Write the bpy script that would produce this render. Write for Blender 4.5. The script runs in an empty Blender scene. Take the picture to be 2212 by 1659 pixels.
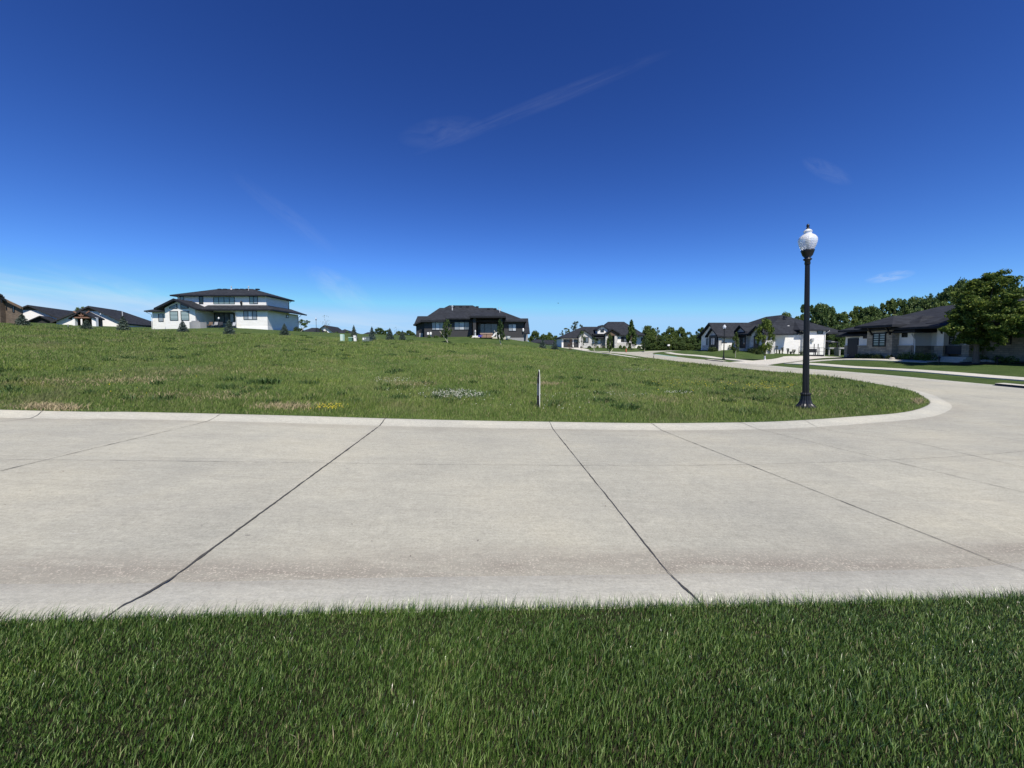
import bpy, bmesh, math, random
import numpy as np
from mathutils import Vector, Matrix
from mathutils.geometry import delaunay_2d_cdt
random.seed(7); RNG = np.random.default_rng(7)
R = math.radians
SC = bpy.context.scene
COL = SC.collection

# ------------------------------------------------------------------ camera
HC = 2.05; F = 833.0; PITCH = R(3.0); SHIFT = -38.0/2212
cd = bpy.data.cameras.new('camera'); cam = bpy.data.objects.new('camera', cd); COL.objects.link(cam)
cd.sensor_width = 36; cd.lens = 36*F/2212; cd.shift_y = SHIFT
cd.clip_start = 0.05; cd.clip_end = 6000
cam.location = (0, 0, HC); cam.rotation_euler = (R(90)-PITCH, 0, 0)
SC.camera = cam
# ------------------------------------------------------------------ sun + sky
SUNV = Vector((0.20, -0.65, 1.0)).normalized()
EL = math.asin(SUNV.z); ROT = math.atan2(SUNV.x, SUNV.y)
sd = bpy.data.lights.new('sun', 'SUN'); sun = bpy.data.objects.new('sun', sd); COL.objects.link(sun)
sd.energy = 5.0; sd.angle = R(0.53); sd.color = (1.0, 0.94, 0.84)
sun.rotation_euler = SUNV.to_track_quat('Z', 'Y').to_euler()
wd = bpy.data.worlds.new('World'); SC.world = wd; wd.use_nodes = True
def world():
    nt = wd.node_tree; N = nt.nodes; L = nt.links; N.clear()
    out = N.new('ShaderNodeOutputWorld'); bg = N.new('ShaderNodeBackground')
    sky = N.new('ShaderNodeTexSky'); sky.sky_type = 'NISHITA'; sky.sun_disc = False
    sky.sun_elevation = EL; sky.sun_rotation = ROT
    sky.altitude = 300; sky.air_density = 1.0; sky.dust_density = 0.0; sky.ozone_density = 1.0
    # the phone's colour response to a clear sky: one power curve per channel
    sp = N.new('ShaderNodeSeparateColor'); cb = N.new('ShaderNodeCombineColor'); L.new(sky.outputs[0], sp.inputs[0])
    for i, (k_, g_) in enumerate(((.80, 1.6), (1.22, 1.6), (1.85, 1.5))):
        q0 = N.new('ShaderNodeMath'); q0.operation = 'MULTIPLY'; L.new(sp.outputs[i], q0.inputs[0]); q0.inputs[1].default_value = .1
        q = N.new('ShaderNodeMath'); q.operation = 'POWER'; L.new(q0.outputs[0], q.inputs[0]); q.inputs[1].default_value = g_
        q1 = N.new('ShaderNodeMath'); q1.operation = 'MULTIPLY'; L.new(q.outputs[0], q1.inputs[0]); q1.inputs[1].default_value = k_*10
        q2 = N.new('ShaderNodeMath'); q2.operation = 'MINIMUM'; L.new(q1.outputs[0], q2.inputs[0]); q2.inputs[1].default_value = (3.6, 6.4, 9.7)[i]
        L.new(q2.outputs[0], cb.inputs[i])
    gm = cb
    # thin cirrus: direction based noise, streaked
    tc = N.new('ShaderNodeTexCoord')
    def cloud(direc, rx, ry, ang, sc, seed, amt):
        # project the direction on a tangent frame round one far wisp
        d = Vector(direc).normalized(); rt = d.cross(Vector((0,0,1))).normalized(); up = rt.cross(d)
        a = R(ang); e1 = rt*math.cos(a)+up*math.sin(a); e2 = -rt*math.sin(a)+up*math.cos(a)
        def dot(v):
            n = N.new('ShaderNodeVectorMath'); n.operation = 'DOT_PRODUCT'
            L.new(tc.outputs['Generated'], n.inputs[0]); n.inputs[1].default_value = v; return n.outputs['Value']
        def m(op, a_, b_, c_=None):
            n = N.new('ShaderNodeMath'); n.operation = op
            for i, q in enumerate((a_, b_, c_)):
                if q is None: continue
                if isinstance(q, (int, float)): n.inputs[i].default_value = q
                else: L.new(q, n.inputs[i])
            return n.outputs[0]
        dd = m('MAXIMUM', dot(d), 0.05)
        u = m('DIVIDE', m('DIVIDE', dot(e1), dd), rx); v = m('DIVIDE', m('DIVIDE', dot(e2), dd), ry)
        cmb = N.new('ShaderNodeCombineXYZ'); L.new(m('MULTIPLY', u, sc), cmb.inputs[0]); L.new(m('MULTIPLY', v, sc*0.8), cmb.inputs[1]); cmb.inputs[2].default_value = seed
        nz = N.new('ShaderNodeTexNoise'); nz.inputs['Scale'].default_value = 1.0; nz.inputs['Detail'].default_value = 6; nz.inputs['Roughness'].default_value = 0.6; nz.inputs['Distortion'].default_value = 0.8
        L.new(cmb.outputs[0], nz.inputs['Vector'])
        r2 = m('ADD', m('MULTIPLY', u, u), m('MULTIPLY', v, v))
        fall = m('MAXIMUM', m('SUBTRACT', 1.0, r2), 0.0)
        nn = m('MAXIMUM', m('MULTIPLY_ADD', nz.outputs[0], 2.4, -0.75), 0.0)
        return m('MULTIPLY', m('MULTIPLY', fall, nn), amt)
    def dr(px, py):
        x = (px-1106)/F; y = (748-py)/F
        return (x, 1, y)
    cl = [cloud(dr(1150, 248), .30, .016, 17, 2.0, 1.0, 0.05), cloud(dr(960, 300), .10, .03, 12, 1.6, 4.0, 0.05),
          cloud(dr(745, 630), .09, .035, -32, 1.8, 2.0, 0.2), cloud(dr(640, 480), .13, .02, -35, 1.8, 9.0, 0.045),
          cloud(dr(1770, 380), .05, .015, -40, 1.5, 3.0, 0.07), cloud(dr(1912, 600), .035, .010, 6, 1.5, 5.0, 0.4),
          cloud(dr(120, 655), .34, .045, -10, 1.6, 6.0, 0.5), cloud(dr(760, 700), .50, .035, -4, 1.6, 7.0, 0.5), cloud(dr(330, 650), .16, .03, -18, 1.6, 8.0, 0.22)]
    tot = cl[0]
    for c in cl[1:]:
        n = N.new('ShaderNodeMath'); n.operation = 'ADD'; L.new(tot, n.inputs[0]); L.new(c, n.inputs[1]); tot = n.outputs[0]
    mx = N.new('ShaderNodeMixRGB'); L.new(tot, mx.inputs[0]); L.new(gm.outputs[0], mx.inputs[1]); mx.inputs[2].default_value = (7.5, 8.2, 9.0, 1)
    mx.use_clamp = False; L.new(mx.outputs[0], bg.inputs[0]); bg.inputs[1].default_value = 0.084
    L.new(bg.outputs[0], out.inputs[0])
world()
SC.view_settings.view_transform = 'Standard'; SC.view_settings.look = 'None'
SC.view_settings.exposure = 0.25; SC.view_settings.gamma = 1.0
SC.render.engine = 'CYCLES'
SC.cycles.max_bounces = 7; SC.cycles.transparent_max_bounces = 8; SC.cycles.use_denoising = True

# ------------------------------------------------------------------ pixel rays (pixels of the 2212-wide view; source = 4032 wide)
K = 2212/4032
_up = (math.sin(PITCH), math.cos(PITCH)); _fw = (math.cos(PITCH), -math.sin(PITCH))
def ray(px, py):
    x = (px-1106)/F; y = (829.5-py)/F + SHIFT*2212/F
    return (x, y*_up[0]+_fw[0], y*_up[1]+_fw[1])
def atY(px, py, Y):
    d = ray(px, py); t = Y/d[1]; return Vector((d[0]*t, Y, HC+d[2]*t))
def atX(px, py, X):
    d = ray(px, py); t = X/d[0]; return Vector((X, d[1]*t, HC+d[2]*t))
class Win:                      # one measured window of the source photograph
    def __init__(s, ox, oy, sc): s.ox, s.oy, s.sc = ox, oy, sc
    def p(s, u, v): return ((s.ox+u/s.sc)*K, (s.oy+v/s.sc)*K)
    def Y(s, u, v, Y): return atY(*s.p(u, v), Y)
    def X(s, u, v, X): return atX(*s.p(u, v), X)
z1 = Win(0, 1050, 3.687); z2 = Win(520, 1080, 5.53); z3 = Win(860, 1080, 5.53); z4 = Win(1180, 1180, 4.608)
z5 = Win(1600, 1170, 4.254); z6 = Win(2080, 1220, 4.096); z7 = Win(2560, 1220, 6.913); z8 = Win(2740, 1200, 3.814)
zb = Win(3100, 1040, 2.3734); z9 = Win(3280, 1180, 4.608); z10 = Win(3640, 1050, 4.148)

# ------------------------------------------------------------------ terrain (road-level datum)
CT = [(-60,-30,1.0),(-20,-30,.6),(10,-30,-.1),(60,-30,0),(-60,0,1.9),(-30,0,.95),(-16,0,.5),(-8,0,.24),(0,0,0),(5,0,-.1),(12,0,-.12),(25,0,-.1),(60,0,.3),
      (-60,6,2.1),(-30,6,.95),(-16,6,.5),(-8,6,.24),(0,6,0),(5,6,-.1),(12,6,-.14),(20,6,-.1),(26,8,-.06),
      (-60,10,2.4),(-30,10,1.05),(-14,10,.44),(-7,10,.22),(0,10,.0),(6,10,-.1),(12,11,-.12),(16,14,-.12),(19,18,-.12),(21,24,-.12),
      (25,18,-.06),(26,24,-.06),(27.5,32,-.05),(27.5,41,-.08),(28,49,-.1),(28.5,58,0),(28,66,.15),(28,75,.42),
      (21,32,-.08),(21.5,42,-.08),(21.7,52,-.05),(22,62,.1),(22,72,.45),(18,84,.95),(10,92,1.3),
      (-30,20,1.9),(-15,20,1.05),(0,20,.3),(10,20,.02),
      (-45,30,3.3),(-20,30,1.9),(0,30,.75),(12,30,.12),
      (-60,40,4.6),(-25,40,2.6),(0,40,1.3),(14,40,.25),
      (0,50,2.1),(9,50,1.05),(15,52,.5),
      (31,35,.05),(31,45,.05),(31.5,55,.05),(31.5,66,.30),(30,70,.26),(31.3,72,.42),(29.5,62,.06),(31.5,60,.10),(32.2,80,.62),(30.5,76,.47),(34,39,.45),(33.5,31,.3),(36,22,.5),(36,10,.5),(38.5,44,.75),(38,36,.75),(40,30,.75),(50,35,.8),(45,52,.2),(40,54,.15),
      (38,70,1.3),(38,78,1.3),(40,63,1.05),(51,61,.35),(50,75,.9),(34,62,.45),(70,60,.2),(90,40,.8),(80,90,1),(45,90,1),
      (16,106,1.55),(30,106,1.6),(37,106,1.3),(28,98,1.1),(40,98,.9),(60,110,.8),(50,135,.9),(20,135,2.0)]
for px, py, Y in [(0,698,72),(60,701,72),(140,703,72),(220,707,72),(290,712,72),(327,710.5,66),(380,710,66.5),(450,707,68),(540,710.5,66),(590,712,70),(640,715.5,72),(700,718,70),
                  (760,723,66),(830,727,66),(895,729,66),(960,728,65),(1020,727,65),(1080,729,65),(1120,733,66),(1146,740,67),(1190,747,70),(1225,752,78),
                  (47,708.5,56),(265,716.5,56),(394,716.5,55),(494,722,54),(614,723.5,54),(740,736,52),(790,737.5,50),(870,734,53),(966,741,57),(1080,745,55),(1172,752,60),(1250,759,72)]:
    q = atY(px, py, Y); CT.append((q.x, q.y, q.z-.1))
for x, y, z in [(-160,60,9),(-130,100,8.0),(-100,100,7.2),(-70,100,5.8),(-40,100,4.8),(-15,100,3.6),(0,90,2.6),(-200,0,5),(-150,150,8),(-80,150,6),(-20,150,3.2),(40,170,1),(110,150,1),(120,60,.6),(110,0,.4),(-120,30,7.5)]:
    CT.append((x, y, z))
CT = np.array(CT, float)
def tps_fit():
    P = CT[:, :2]/50; z = CT[:, 2]; n = len(P)
    d2 = ((P[:, None]-P[None])**2).sum(-1); Kk = np.where(d2 > 0, d2*np.log(d2+1e-12)*.5, 0)+np.eye(n)*2e-4
    A = np.zeros((n+3, n+3)); A[:n, :n] = Kk; A[:n, n] = 1; A[:n, n+1:] = P; A[n, :n] = 1; A[n+1:, :n] = P.T
    return P, np.linalg.solve(A, np.concatenate([z, np.zeros(3)]))
TP, TW = tps_fit()
def G(x, y):
    x = np.atleast_1d(np.asarray(x, float)); y = np.atleast_1d(np.asarray(y, float)); out = np.empty(x.shape)
    for i in range(0, len(x), 20000):
        xs = x[i:i+20000]; ys = y[i:i+20000]
        xc = np.clip(xs, -200, 130)/50; yc = np.clip(ys, -60, 190)/50
        d2 = (xc[:, None]-TP[None, :, 0])**2+(yc[:, None]-TP[None, :, 1])**2
        v = (d2*np.log(d2+1e-12)*.5)@TW[:-3]+TW[-3]+TW[-2]*xc+TW[-1]*yc
        r = np.hypot(xs+20, ys-50); w = np.clip((r-150)/120, 0, 1); w = w*w*(3-2*w)
        out[i:i+20000] = v*(1-w)+w*np.clip(v, 0, 5)*.6
    return out
def G1(x, y): return float(G([x], [y])[0])
def onG(px, py, dz=0.0):
    d = ray(px, py); t = 1.0
    ts = np.concatenate([np.linspace(1.2, 30, 1500), np.linspace(30, 180, 2500)])
    xs = d[0]*ts; ys = d[1]*ts; zs = HC+d[2]*ts
    f = zs-(G(xs, ys)+dz); k = np.where(f <= 0)[0]
    if len(k) == 0 or k[0] == 0: return Vector((xs[-1], ys[-1], 0))
    k = k[0]; a = f[k-1]/(f[k-1]-f[k]); t = ts[k-1]+a*(ts[k]-ts[k-1])
    return Vector((d[0]*t, d[1]*t, HC+d[2]*t))
def spline(pts, step):
    pts = [Vector((p[0], p[1])) for p in pts]; out = []
    for i in range(len(pts)-1):
        p0 = pts[max(i-1, 0)]; p1 = pts[i]; p2 = pts[i+1]; p3 = pts[min(i+2, len(pts)-1)]
        n = max(1, int((p2-p1).length/step))
        for k in range(n):
            t = k/n; out.append(.5*((2*p1)+(p2-p0)*t+(2*p0-5*p1+4*p2-p3)*t*t+(3*p1-p0-3*p2+p3)*t**3))
    out.append(pts[-1]); return out
# the concrete carriageway outline = where the kerb meets the grass (measured, world coordinates)
far_px = [(0,885),(300,890),(600,897),(838,904),(1000,908),(1183,911),(1400,914),(1560,913),(1661,911),(1760,906),(1843,900),(1934,893),(1983,884),(2009,871),(1997,858),(1952,840),(1843,821),(1748,809),(1661,802)]
fk = [onG(a, b, .07) for a, b in far_px]
fieldside = [(-60, 9.6), (-30, fk[0].y-.1)]+[(p.x, p.y) for p in fk]+[(21.3, 36), (21.6, 44), (21.9, 52), (22.2, 62), (21.6, 70), (18.5, 78), (12, 84), (0, 88), (-15, 90)]
northside = [(-15, 96.5), (0, 95), (14, 91), (22, 86.5), (27, 87), (34, 92), (44, 97), (60, 100), (60, 95.5), (45, 92), (36, 87), (30, 82), (28.2, 76)]
east = [(28.4, 66), (28.5, 58), (28.2, 49), (27.6, 41), (27, 33), (26.5, 27), (25.6, 21), (24.8, 16), (24, 8), (23, 0), (22, -14), (21.5, -40)]
near_px = [(2212,1291),(1500,1309),(800,1322),(0,1343)]
nk = [onG(a, b, .07) for a, b in near_px]
south = [(14.5, -40), (14.2, -14), (13.4, -3), (11.6, 1.4), (8.5, 3.2), (6, 3.3)]+[(p.x, p.y) for p in nk]+[(-9, nk[-1].y-.28), (-16, nk[-1].y-.7), (-30, 2.1), (-60, 2.0)]
PB = []
for seg, st in ((fieldside, .45), (northside, 1.5), (east, .8), (south, .4)):
    PB += spline(seg, st)
PB = np.array([(p[0], p[1]) for p in PB])
A0 = PB; A1 = np.roll(PB, -1, 0)
def inP(x, y):
    x = np.asarray(x, float); y = np.asarray(y, float); c = np.zeros(x.shape, bool)
    for (ax, ay), (bx, by) in zip(A0, A1):
        if ay == by: continue
        m = ((ay > y) != (by > y)) & (x < (bx-ax)*(y-ay)/(by-ay)+ax); c ^= m
    return c
def dP(x, y):
    x = np.asarray(x, float); y = np.asarray(y, float); best = np.full(x.shape, 1e9)
    for (ax, ay), (bx, by) in zip(A0, A1):
        if max(abs(ax-bx), abs(ay-by)) > 25: continue
        dx, dy = bx-ax, by-ay; L2 = dx*dx+dy*dy+1e-9
        t = np.clip(((x-ax)*dx+(y-ay)*dy)/L2, 0, 1); np.minimum(best, (x-ax-t*dx)**2+(y-ay-t*dy)**2, out=best)
    return np.sqrt(best)
def kerbh(d):
    return np.interp(d, [0, .14, .32, .55, .6], [.07, .066, .03, .006, 0])
def nearlawn(x, y):
    return np.where((y < 6) & (x < 14), np.clip((2.75+.06*np.clip(x, -10, 6)-y)*.17, 0, .34), 0)
def soil(x, y, d=None):         # soil surface outside the carriageway
    x = np.atleast_1d(np.asarray(x, float)); y = np.atleast_1d(np.asarray(y, float))
    return G(x, y)+.067+nearlawn(x, y)
def soil1(x, y): return float(soil([x], [y])[0])
def gpt(px, py): p = onG(px, py, .1); return p

# ------------------------------------------------------------------ materials
def newmat(name):
    m = bpy.data.materials.new(name); m.use_nodes = True; nt = m.node_tree
    b = nt.nodes['Principled BSDF']; return m, nt, b
class NB:
    def __init__(s, nt): s.nt = nt; s.N = nt.nodes; s.L = nt.links
    def v(s, sock, val):
        if isinstance(val, bpy.types.NodeSocket): s.L.new(val, sock)
        elif isinstance(val, (tuple, list)) and len(val) == 3 and sock.type == 'RGBA': sock.default_value = (*val, 1)
        else: sock.default_value = val
    def pos(s): return s.N.new('ShaderNodeNewGeometry').outputs['Position']
    def obj(s): return s.N.new('ShaderNodeTexCoord').outputs['Object']
    def island(s): return s.N.new('ShaderNodeNewGeometry').outputs['Random Per Island']
    def orand(s): return s.N.new('ShaderNodeObjectInfo').outputs['Random']
    def sep(s, vec):
        n = s.N.new('ShaderNodeSeparateXYZ'); s.L.new(vec, n.inputs[0]); return n.outputs
    def map(s, vec, scale=(1,1,1), rot=(0,0,0)):
        n = s.N.new('ShaderNodeMapping'); s.L.new(vec, n.inputs[0]); n.inputs['Scale'].default_value = scale; n.inputs['Rotation'].default_value = rot; return n.outputs[0]
    def noise(s, vec, sc, det=4, rough=.6, dist=0):
        n = s.N.new('ShaderNodeTexNoise'); s.L.new(vec, n.inputs['Vector']); n.inputs['Scale'].default_value = sc
        n.inputs['Detail'].default_value = det; n.inputs['Roughness'].default_value = rough; n.inputs['Distortion'].default_value = dist; return n.outputs[0]
    def m(s, op, a, b=0.0, c=0.0, clamp=False):
        n = s.N.new('ShaderNodeMath'); n.operation = op; n.use_clamp = clamp
        s.v(n.inputs[0], a); s.v(n.inputs[1], b); s.v(n.inputs[2], c); return n.outputs[0]
    def ramp(s, f, stops):
        n = s.N.new('ShaderNodeValToRGB'); s.v(n.inputs[0], f); e = n.color_ramp.elements
        while len(e) < len(stops): e.new(.5)
        for i, (p, c) in enumerate(stops):
            e[i].position = p; e[i].color = (*c, 1) if isinstance(c, (tuple, list)) else (c, c, c, 1)
        return n.outputs[0]
    def mix(s, f, a, b, mode='MIX'):
        n = s.N.new('ShaderNodeMixRGB'); n.blend_type = mode; s.v(n.inputs[0], f); s.v(n.inputs[1], a); s.v(n.inputs[2], b); return n.outputs[0]
    def bump(s, h, st=.3, dist=.02):
        n = s.N.new('ShaderNodeBump'); n.inputs['Strength'].default_value = st; n.inputs['Distance'].default_value = dist; s.v(n.inputs['Height'], h); return n.outputs[0]
    def attr(s, name):
        n = s.N.new('ShaderNodeAttribute'); n.attribute_name = name; return n.outputs['Fac']
MAT = {}
def simple(name, col, rough=.6, metal=0, var=.12, sc=3.0, spec=.4):
    m, nt, b = newmat(name); nb = NB(nt)
    n = nb.noise(nb.pos(), sc, 5); c = nb.mix(1.0, col, nb.ramp(n, [(.25, 1-var), (.75, 1+var)]), 'MULTIPLY')
    nt.links.new(c, b.inputs['Base Color']); b.inputs['Roughness'].default_value = rough; b.inputs['Metallic'].default_value = metal
    b.inputs['Specular IOR Level'].default_value = spec; MAT[name] = m; return m
def mat_concrete(name, base=(.372, .362, .296), streak=True):
    m, nt, b = newmat(name); nb = NB(nt); p = nb.pos()
    big = nb.noise(p, .35, 6, .62); mid = nb.noise(nb.map(p, (1, 5, 1), (0, 0, -.06)), .9, 6, .65, .5); fine = nb.noise(p, 260, 3, .8); gr = nb.noise(p, 38, 4, .7)
    c = nb.mix(1, base, nb.ramp(big, [(.3, (.86, .87, .89)), (.5, (1, 1, 1)), (.7, (1.11, 1.09, 1.05))]), 'MULTIPLY')
    c = nb.mix(1, c, nb.ramp(mid, [(.3, (.93, .925, .92)), (.55, (1, 1, 1)), (.75, (1.08, 1.075, 1.06))]), 'MULTIPLY')
    c = nb.mix(1, c, nb.ramp(gr, [(.28, .80), (.5, 1.0), (.72, 1.16)]), 'MULTIPLY')
    st_ = nb.noise(nb.map(p, (2.2, 16, 1), (0, 0, -.055)), 2.0, 7, .75, .2); c = nb.mix(1, c, nb.ramp(st_, [(.25, .86), (.5, 1.0), (.75, 1.13)]), 'MULTIPLY')
    md = nb.noise(p, 11, 4, .7); c = nb.mix(1, c, nb.ramp(md, [(.3, .92), (.7, 1.07)]), 'MULTIPLY')
    c = nb.mix(1, c, nb.ramp(fine, [(.3, .72), (.5, 1.0), (.7, 1.25)]), 'MULTIPLY')
    if name == 'road_concrete':   # each slab was poured and has weathered a little differently
        sx_ = nb.sep(p); u_ = nb.m('ADD', nb.m('ADD', sx_[0], 2.97), nb.m('MULTIPLY', nb.m('SUBTRACT', sx_[1], 2.95), .064))
        lane = nb.m('GREATER_THAN', nb.m('SUBTRACT', sx_[1], nb.m('MULTIPLY', sx_[0], .05)), 6.75)
        wn = nt.nodes.new('ShaderNodeTexWhiteNoise'); wn.noise_dimensions = '1D'; nt.links.new(nb.m('ADD', nb.m('FLOOR', nb.m('DIVIDE', u_, 4.4)), nb.m('MULTIPLY', lane, 37.3)), wn.inputs['W'])
        c = nb.mix(1, c, nb.ramp(wn.outputs['Value'], [(0, (.945, .945, .95)), (1, (1.045, 1.04, 1.03))]), 'MULTIPLY')
        stn = nb.noise(nb.map(p, (.9, 1.3, 1)), .8, 5, .65, 1.2); c = nb.mix(nb.m('MULTIPLY', nb.ramp(stn, [(.60, 0), (.72, 1)]), .22), c, (.25, .235, .195))
        tb = nb.m('SUBTRACT', sx_[1], nb.m('MULTIPLY', sx_[0], .055)); tr_ = nb.m('ADD', nb.ramp(nb.m('ABSOLUTE', nb.m('SUBTRACT', tb, 4.75)), [(0, 1), (.32, 0)]), nb.ramp(nb.m('ABSOLUTE', nb.m('SUBTRACT', tb, 8.3)), [(0, 1), (.32, 0)]))
        c = nb.mix(nb.m('MULTIPLY', nb.m('MULTIPLY', tr_, mid), .16), c, (.22, .215, .20))
    # scattered pale scratches and dark specks
    scr = nb.noise(nb.map(p, (1.2, 30, 1), (0, 0, -.05)), 1.6, 5, .7, .3)
    c = nb.mix(nb.m('MULTIPLY', nb.ramp(scr, [(.62, 0), (.72, 1)]), .35), c, (.55, .54, .50))
    spk = nb.noise(p, 9, 2, .5); c = nb.mix(nb.ramp(spk, [(.76, 0), (.80, .55)]), c, (.13, .12, .11))
    # dirt that has washed into the gutter
    g = nb.attr('gut'); gn = nb.noise(nb.map(p, (.6, 3, 1)), 3.0, 6, .7)
    gd = nb.m('MULTIPLY', g, nb.ramp(gn, [(.25, .35), (.55, 1)])); c = nb.mix(nb.m('MULTIPLY', gd, .85), c, (.205, .185, .152))
    ag = nb.noise(p, 48, 2, .7); c = nb.mix(nb.m('MULTIPLY', g, nb.ramp(ag, [(.56, 0), (.64, .65)])), c, (.56, .50, .41))
    nt.links.new(c, b.inputs['Base Color']); b.inputs['Roughness'].default_value = .85; b.inputs['Specular IOR Level'].default_value = .25
    h = nb.m('ADD', nb.m('MULTIPLY', fine, .4), nb.m('MULTIPLY', gr, .6)); nt.links.new(nb.bump(h, .5, .006), b.inputs['Normal']); MAT[name] = m; return m
mat_concrete('road_concrete'); mat_concrete('walk_concrete', (.52, .50, .43)); mat_concrete('kerb_concrete', (.42, .412, .348))
simple('joint_dark', (.055, .053, .048), .9, var=.4, sc=30)
def mat_ground():
    m, nt, b = newmat('grass_ground'); nb = NB(nt); p = nb.pos(); mow = nb.attr('mow')
    a = nb.noise(p, .16, 6, .65, .6); a2 = nb.noise(nb.map(p, (1, .6, 1)), .9, 6, .7); f = nb.noise(p, 9, 5, .8); f2 = nb.noise(p, 55, 3, .8)
    mead = nb.ramp(a, [(.28, (.050, .085, .022)), (.45, (.080, .125, .032)), (.6, (.115, .155, .042)), (.72, (.16, .175, .055))])
    mead = nb.mix(nb.ramp(a2, [(.55, 0), (.78, .55)]), mead, (.24, .23, .11))
    mead = nb.mix(nb.ramp(a2, [(.25, .6), (.42, 0)]), mead, (.055, .09, .03))
    lawn = nb.ramp(nb.noise(p, .5, 5, .6), [(.3, (.046, .080, .022)), (.7, (.082, .118, .036))])
    strp = nb.m('SINE', nb.m('MULTIPLY', nb.sep(nb.map(p, (1, 1, 1), (0, 0, .5)))[1], 5.2))
    lawn = nb.mix(1, lawn, nb.ramp(strp, [(0, .90), (1, 1.08)]), 'MULTIPLY')
    mow_c = nb.mix(nb.attr('thatch'), lawn, (.030, .030, .016)); lawn = mow_c
    c = nb.mix(mow, mead, lawn); c = nb.mix(1, c, nb.ramp(f, [(.25, .55), (.5, 1), (.75, 1.42)]), 'MULTIPLY'); c = nb.mix(1, c, nb.ramp(f2, [(.3, .72), (.7, 1.28)]), 'MULTIPLY')
    nt.links.new(c, b.inputs['Base Color']); b.inputs['Roughness'].default_value = .95; b.inputs['Specular IOR Level'].default_value = .1
    h = nb.m('ADD', nb.m('MULTIPLY', f, .6), nb.m('MULTIPLY', f2, .25)); nt.links.new(nb.bump(h, .9, .10), b.inputs['Normal']); MAT['grass_ground'] = m
mat_ground()
def mat_blade(name, cols, dry=None, dryamt=.1, rough=.5, scale=.25, spec=.35, patch=None):
    m, nt, b = newmat(name); nb = NB(nt); i = nb.island(); p = nb.pos()
    c = nb.ramp(i, cols)
    n = nb.noise(p, scale, 5, .65, .5); c = nb.mix(1, c, nb.ramp(n, [(.3, (.66, .74, .70)), (.52, (1, 1, 1)), (.75, (1.35, 1.25, 1.05))]), 'MULTIPLY')
    if patch:
        n2 = nb.noise(nb.map(p, (1, .7, 1)), patch[0], 5, .65, .4); c = nb.mix(nb.ramp(n2, [(patch[1], 0), (patch[1]+.12, patch[2])]), c, patch[3])
        n3 = nb.noise(nb.map(p, (.7, 1, 1.3)), patch[0]*1.7, 4, .6, .4); c = nb.mix(nb.ramp(n3, [(.60, 0), (.68, .5)]), c, patch[4])
    if dry: c = nb.mix(nb.m('GREATER_THAN', nb.m('FRACT', nb.m('MULTIPLY', i, 137.7)), 1-dryamt), c, dry)
    nt.links.new(c, b.inputs['Base Color']); b.inputs['Roughness'].default_value = rough; b.inputs['Specular IOR Level'].default_value = spec
    tr = nt.nodes.new('ShaderNodeBsdfTranslucent'); nt.links.new(c, tr.inputs[0]); ms = nt.nodes.new('ShaderNodeMixShader'); ms.inputs[0].default_value = .25
    nt.links.new(b.outputs[0], ms.inputs[1]); nt.links.new(tr.outputs[0], ms.inputs[2]); nt.links.new(ms.outputs[0], nt.nodes['Material Output'].inputs[0]); MAT[name] = m
mat_blade('lawn_blade', [(0, (.012, .034, .006)), (.35, (.050, .108, .019)), (.75, (.135, .225, .052)), (1, (.30, .39, .15))], (.34, .30, .17), .025, .30, .9, .7)
mat_blade('meadow_blade', [(0, (.062, .112, .019)), (.5, (.135, .200, .040)), (1, (.265, .325, .088))], (.30, .26, .14), .10, .6, .22, .3, (.30, .54, .65, (.27, .245, .12), (.26, .275, .055)))
mat_blade('weed_leaf', [(0, (.040, .085, .022)), (1, (.09, .145, .04))], None, 0, .6, .5, .3)
mat_blade('clover_leaf', [(0, (.07, .13, .05)), (1, (.14, .20, .10))], None, 0, .6, .5, .3)
simple('clover_flower', (.62, .60, .52), .8); simple('yellow_petal', (.75, .58, .03), .7); simple('straw', (.36, .29, .17), .9)
def mat_leaf(name, cols, tr_=.32):
    m, nt, b = newmat(name); nb = NB(nt); c = nb.ramp(nb.island(), cols); o = nb.orand()
    c = nb.mix(1, c, nb.ramp(o, [(0, (.80, .86, .92)), (.5, (1, 1, 1)), (1, (1.22, 1.12, .92))]), 'MULTIPLY')
    nt.links.new(c, b.inputs['Base Color']); b.inputs['Roughness'].default_value = .6; b.inputs['Specular IOR Level'].default_value = .25
    tr = nt.nodes.new('ShaderNodeBsdfTranslucent'); nt.links.new(c, tr.inputs[0]); ms = nt.nodes.new('ShaderNodeMixShader'); ms.inputs[0].default_value = tr_
    nt.links.new(b.outputs[0], ms.inputs[1]); nt.links.new(tr.outputs[0], ms.inputs[2]); nt.links.new(ms.outputs[0], nt.nodes['Material Output'].inputs[0]); MAT[name] = m
mat_leaf('leaf_wood', [(0, (.045, .085, .024)), (.6, (.095, .150, .042)), (1, (.19, .245, .078))])
mat_leaf('leaf_maple', [(0, (.030, .066, .013)), (.55, (.070, .125, .026)), (1, (.21, .27, .06))])
mat_leaf('leaf_young', [(0, (.040, .075, .020)), (1, (.095, .140, .045))])
mat_leaf('leaf_pale', [(0, (.075, .10, .045)), (1, (.15, .18, .085))])
mat_leaf('leaf_brown', [(0, (.10, .055, .035)), (1, (.20, .12, .08))])
mat_leaf('needle_blue', [(0, (.045, .072, .060)), (.6, (.075, .110, .092)), (1, (.13, .17, .15))], .1)
mat_leaf('shrub_leaf', [(0, (.040, .065, .018)), (1, (.10, .13, .04))])
mat_leaf('shrub_grey', [(0, (.07, .09, .06)), (1, (.16, .17, .12))])
simple('bark', (.16, .125, .095), .9, var=.3, sc=12); simple('bark_pale', (.38, .34, .29), .9, var=.25, sc=12); simple('stake_wood', (.62, .56, .46), .8)
simple('mulch', (.045, .032, .024), .95, var=.4, sc=14); simple('rock', (.33, .30, .26), .85, var=.3, sc=5)
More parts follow.
